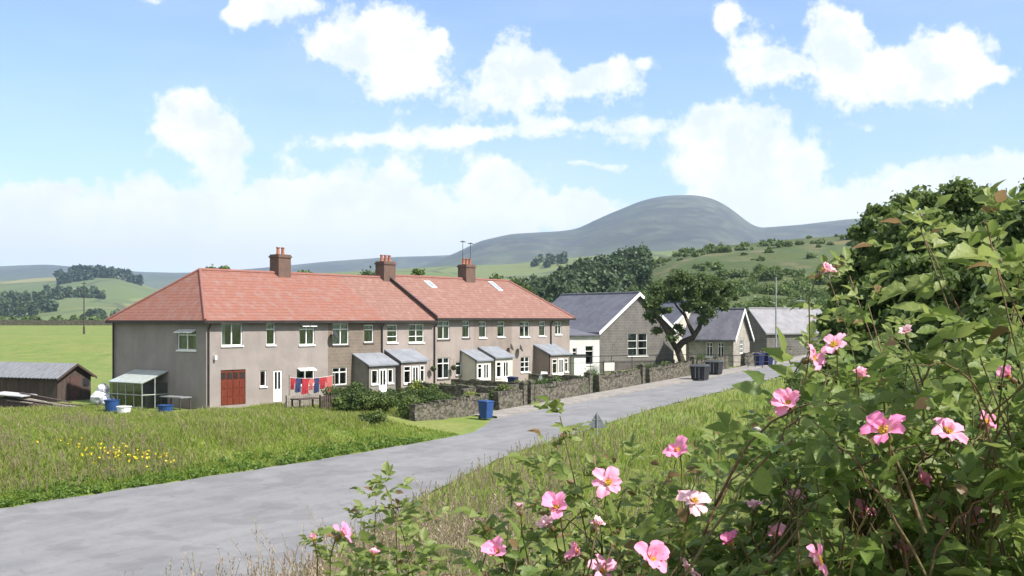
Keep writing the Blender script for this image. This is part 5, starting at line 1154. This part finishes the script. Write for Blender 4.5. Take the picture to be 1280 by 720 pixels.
def rose_bush(label, base_px, ybase, tips, fill, flowers, seed, sprigs=()):
    """tips: (px,py,Y) shoot ends; fill: (n, pxlo, pxhi, topfun, Ylo, Yhi) interior leafy twigs"""
    rs = np.random.default_rng(seed); bxx = (base_px-640)/F*ybase; bz = float(zg(bxx, ybase))
    t = thing('rose_bush', label, 'rose bush', (bxx, ybase, bz), 0, 'wild rose bushes'); org = np.array([bxx, ybase, bz])
    LP, LD, LN, LS, LC, LF, LV = [], [], [], [], [], [], []; st = MB(); rc = MB()
    blk = [(f[0], f[1], f[2]*.55, fdist(f[2])) for f in FL]
    def add_leaf(p, d, size, pairs, v):
        up = np.array([0, 0, 1.]); side = norm(np.cross(d, up)+1e-3); n0 = norm(np.cross(side, d)+rs.normal(size=3)*.25); side = norm(np.cross(d, n0))
        L_ = size*(pairs+.35)*.78
        pp = [p]; 
        for i in range(1, 5): s = i/4; pp.append(p+d*L_*s-up*L_*.18*s*s)
        rc.tube([tuple(q) for q in pp], [.0013, .001, .001, .0009, .0007], 3, cap=False)
        for k_ in range(pairs):
            s = (k_+1)/(pairs+.35)*.95; c = p+d*L_*s-up*L_*.18*s*s
            for sg in (-1, 1):
                dd = norm(side*sg*.9+d*.55-up*.12+rs.normal(size=3)*.12); put(c, dd, n0, size*(.72+.12*k_), v)
        put(pp[-1], norm(d-up*.3), n0, size*1.1, v)
    def put(c, dd, n0, s, v):
        Y = c[1]
        if Y > .2:
            qx = 640+F*c[0]/Y; qy = 400-F*(c[2]-EYE)/Y
            for (fx, fy, fr, fy_) in blk:
                if Y < fy_+.03 and (qx+dd[0]*s*F/Y*.5-fx)**2+(qy-dd[2]*s*F/Y*.5-fy)**2 < (fr*1.35+s*F/Y*.3)**2: return
        LP.append(c-org); LD.append(dd); LN.append(norm(n0+rs.normal(size=3)*.3)); LS.append(s*rs.uniform(.8, 1.15)); LC.append(rs.uniform(-.1, .55)); LF.append(rs.uniform(.1, 1.1)); LV.append(1.0 if rs.random() < .012+.10*(v > .85) else np.clip(v+rs.normal()*.13, 0, .86))
    def shoot(tip, start, leafy=.5, size=.032, thick=.003, step=.045, vbase=.5, bend=None):
        a = np.array(start); b = np.array(tip); n = 12; side = rs.normal(size=3)*np.array([1, 1, .2])*np.linalg.norm(b-a)*.07 if bend is None else np.array(bend)
        pts_ = [a+(b-a)*(i/n)+side*math.sin(math.pi*i/n)+np.array([0, 0, 1])*np.linalg.norm((b-a)[:2])*.25*math.sin(math.pi*i/n) for i in range(n+1)]
        for i in range(1, n): pts_[i] = pts_[i]+rs.normal(size=3)*min(.004, np.linalg.norm(b-a)/n*.1)
        st.tube([tuple(p-org) for p in pts_], [thick*(.85-.5*i/n) for i in range(n+1)], 6)
        L_ = sum(np.linalg.norm(pts_[i+1]-pts_[i]) for i in range(n)); k_ = 0; s = leafy*L_*0; m = int(L_*leafy/step); ph0 = rs.uniform(0, 6)
        for q in range(m+1):
            f = 1-(q*step/L_); 
            if f < .02: break
            x = f*n; i = min(int(x), n-1); p = pts_[i]*(1-(x-i))+pts_[i+1]*(x-i); td = norm(pts_[i+1]-pts_[i])
            az = ph0+q*2.4; o = norm(np.cross(td, np.array([math.cos(az), math.sin(az), .2]))); d = norm(o*.9+td*.45+np.array([0, 0, .15]))
            sz = size*(.55+.45*min(1, q/2.5)); add_leaf(p, d, sz, 2 if rs.random() < .6 else 3, vbase+.25*(1-min(1, q/5)))
        return pts_
    for (px_, py_, Y, *r_) in tips:
        tip = np.array(Wp(px_, py_, Y)); st0 = np.array([tip[0]*.86+bxx*.14+rs.normal()*.06+(r_[0] if r_ else 0)*Y/F, Y*.85+ybase*.15+rs.normal()*.05, bz+.0])
        shoot(tip, st0, .6, .036, .0028, .034, .66)
        for _ in range(3): add_leaf(tip-np.array([0, 0, .004]), norm(np.array([rs.normal()*.5, rs.normal()*.5, 1.])), .022, 2, .9)
        for _ in range(2):
            q_ = tip+(st0-tip)*rs.uniform(.08, .3); shoot(q_+norm(np.array([rs.normal(), rs.normal()*.5, .7]))*rs.uniform(.07, .13), q_, .9, .032, .0018, .03, .7)
    n, lo, hi, top, y0, y1 = fill
    for _ in range(n):
        px_ = rs.uniform(lo, hi); Y = rs.uniform(y0, y1); tp = np.interp(px_, [q[0] for q in top], [q[1] for q in top])
        py_ = tp+abs(rs.normal())*75+rs.uniform(0, 1)**1.3*130
        tip = np.array(Wp(px_, py_, Y)); L_ = rs.uniform(.16, .34); d = norm(np.array([rs.normal()*.45, rs.normal()*.35, 1])); shoot(tip, tip-d*L_, .9, rs.uniform(.027, .041), .0026, .032, rs.uniform(.2, .7))
    for _ in range(5):
        px_ = rs.uniform(lo, hi); tip = np.array(Wp(px_, np.interp(px_, [q[0] for q in top], [q[1] for q in top])+170, rs.uniform(y0+.2, y1))); shoot(tip, np.array([tip[0]*.7+bxx*.3, tip[1], bz]), .35, .03, .0032, .04, .3)
    V, Fq = leaflets(np.array(LP), np.array(LD), np.array(LN), np.array(LS), np.array(LC), np.array(LF))
    np_mesh('foliage', V, Fq, ROSE_LEAF, t, np.repeat(np.array(LV), leaf_st*3), smooth=True)
    st.build('stems', STEM, t, smooth=True); rc.build('leaf_stalks', pm('leaf_stalk', (.16,.17,.05), (.2,.12,.05), 20, .6), t)
    for fi in flowers:
        px_, py_, sz, pale, op, wilt = FL[fi]; Y = fdist(sz); c = np.array(Wp(px_, py_, Y)); r_ = sz*.5*Y/F*1.28
        V, Fq, var = flower_mesh(op, 100+fi); V = V+.035*np.sin(V[:, [1,2,0]]*17+fi)*np.abs(V).max(1)[:, None]; rn = random.Random(fi)
        dirv_ = norm(np.array([rn.uniform(-.8, 1.0), -rn.uniform(.25, .9) if op < .8 else -.2, rn.uniform(.3, 1.1)])); rot = Vector(dirv_).to_track_quat('Z', 'Y').to_matrix(); V = (np.array(rot) @ V.T).T*r_
        if wilt: V = V*np.array([1, 1, .85])+rs.normal(size=V.shape)*r_*.045
        fo = np_mesh('flower', V+(c-org-dirv_*r_*.3), Fq, PETAL, t, var, smooth=True); fo['pale'] = float(pale)
        fo['label'] = ('faded ' if pale > .5 else '')+('curled pink wild rose' if wilt else 'pink wild rose')
        s_ = MB(); cc = Vector(c-org-dirv_*r_*.3); dz_ = Vector(dirv_)
        for q in range(38):
            a = q*2.4; rr_ = .19*math.sqrt(q/38)*r_; o_ = rot @ Vector((math.cos(a)*rr_, math.sin(a)*rr_, 0)); e = cc+o_*1.0+dz_*r_*(.24+.05*(q % 3)); s_.tube([tuple(cc+o_*.3+dz_*r_*.03), tuple(e)], [.0004, .0004], 3, cap=False); s_.box(e.x-.0010, e.y-.0010, e.z-.0008, e.x+.0010, e.y+.0010, e.z+.0008)
        s_.build('stamens', STAM, fo)
        k_ = MB(); e = cc-dz_*r_*.12; blob_c = e-dz_*r_*.18; k_.tube([tuple(e+dz_*r_*.1), tuple(e), tuple(e-dz_*r_*.25), tuple(e-dz_*r_*.42)], [r_*.12, r_*.19, r_*.2, r_*.06], 8)
        stm = [e-dz_*r_*.4, e-dz_*r_*.9+Vector((0, .01, -.02)), e+Vector((rn.uniform(-.03, .03), .04, -.12)), e+Vector((rn.uniform(-.05, .05), .06, -.28))]; k_.tube([tuple(q) for q in stm], [.0012, .0011, .0013, .0016], 5)
        k_.build('flower_stalk', HIP, fo)
    return t
TOPR = [(940,600),(960,560),(985,530),(1005,500),(1020,450),(1040,430),(1080,450),(1110,485),(1150,465),(1190,480),(1230,455),(1280,440),(1400,420)]
rose_bush('tallest rose bush on the right with long upright shoots', 1140, 1.9,
   [(1150,283,1.35,60),(1157,300,1.4,90),(1232,275,1.3,30),(1238,320,1.35,10),(1062,345,1.9,40),(1035,345,2.6,20),(1085,380,1.8,30),(1128,415,2.0,0),(1275,345,1.35,-20),(1010,440,1.9,30),(1265,430,1.6,0),(1200,420,1.9,0)],
   (245, 975, 1330, TOPR, 1.35, 2.6), [0,1,2,3,4,5,6,7,22,26,27,28,30,32,33], 11)
TOPC = [(560,750),(600,715),(640,665),(690,670),(730,635),(780,640),(820,625),(870,630),(920,610),(960,600),(1000,590)]
rose_bush('low wide rose bush at the bottom centre covered in pink blooms', 800, 1.9,
   [(700,520,2.0,40),(690,560,2.05,40),(660,640,1.9),(745,600,2.0),(790,575,2.1),(845,575,2.3),(900,560,2.1),(930,545,2.2),(640,620,2.0),(870,600,2.0),(960,540,2.0),(610,680,2.0),(815,610,1.9)],
   (210, 585, 1010, TOPC, 1.45, 2.6), [8,9,10,11,12,13,14,18,19,20,21,23,24,25,29,31], 12)
TOPL = [(350,740),(380,700),(430,690),(470,650),(500,655),(530,700),(570,740)]
rose_bush('small rose sprig at the bottom left with purplish young leaves', 460, 2.3,
   [(482,608,2.3),(470,625,2.35),(495,640,2.3),(455,650,2.4),(395,680,2.6),(430,680,2.6),(535,655,2.5),(510,680,2.4)],
   (16, 375, 540, TOPL, 2.2, 2.8), [15,16,17], 13)

# ------------------------------------------------------------------ haze
hz_ = MB().box(-9600, -9600, -12, 9600, 9600, 590).build('haze', bpy.data.materials.new('haze_air')); hz_['kind'] = 'stuff'; hz_['label'] = 'thin pale haze softening the far hills'; hz_['category'] = 'haze'
hm = hz_.data.materials[0]; hm.use_nodes = True; q = NT(hm.node_tree); q.N.clear(); o_ = q.n('ShaderNodeOutputMaterial'); pv = q.n('ShaderNodeVolumePrincipled')
pv.inputs['Color'].default_value = (.60,.80,1.0,1); pv.inputs['Density'].default_value = 1.0e-4; pv.inputs['Anisotropy'].default_value = .2
q.L.new(pv.outputs[0], o_.inputs['Volume'])
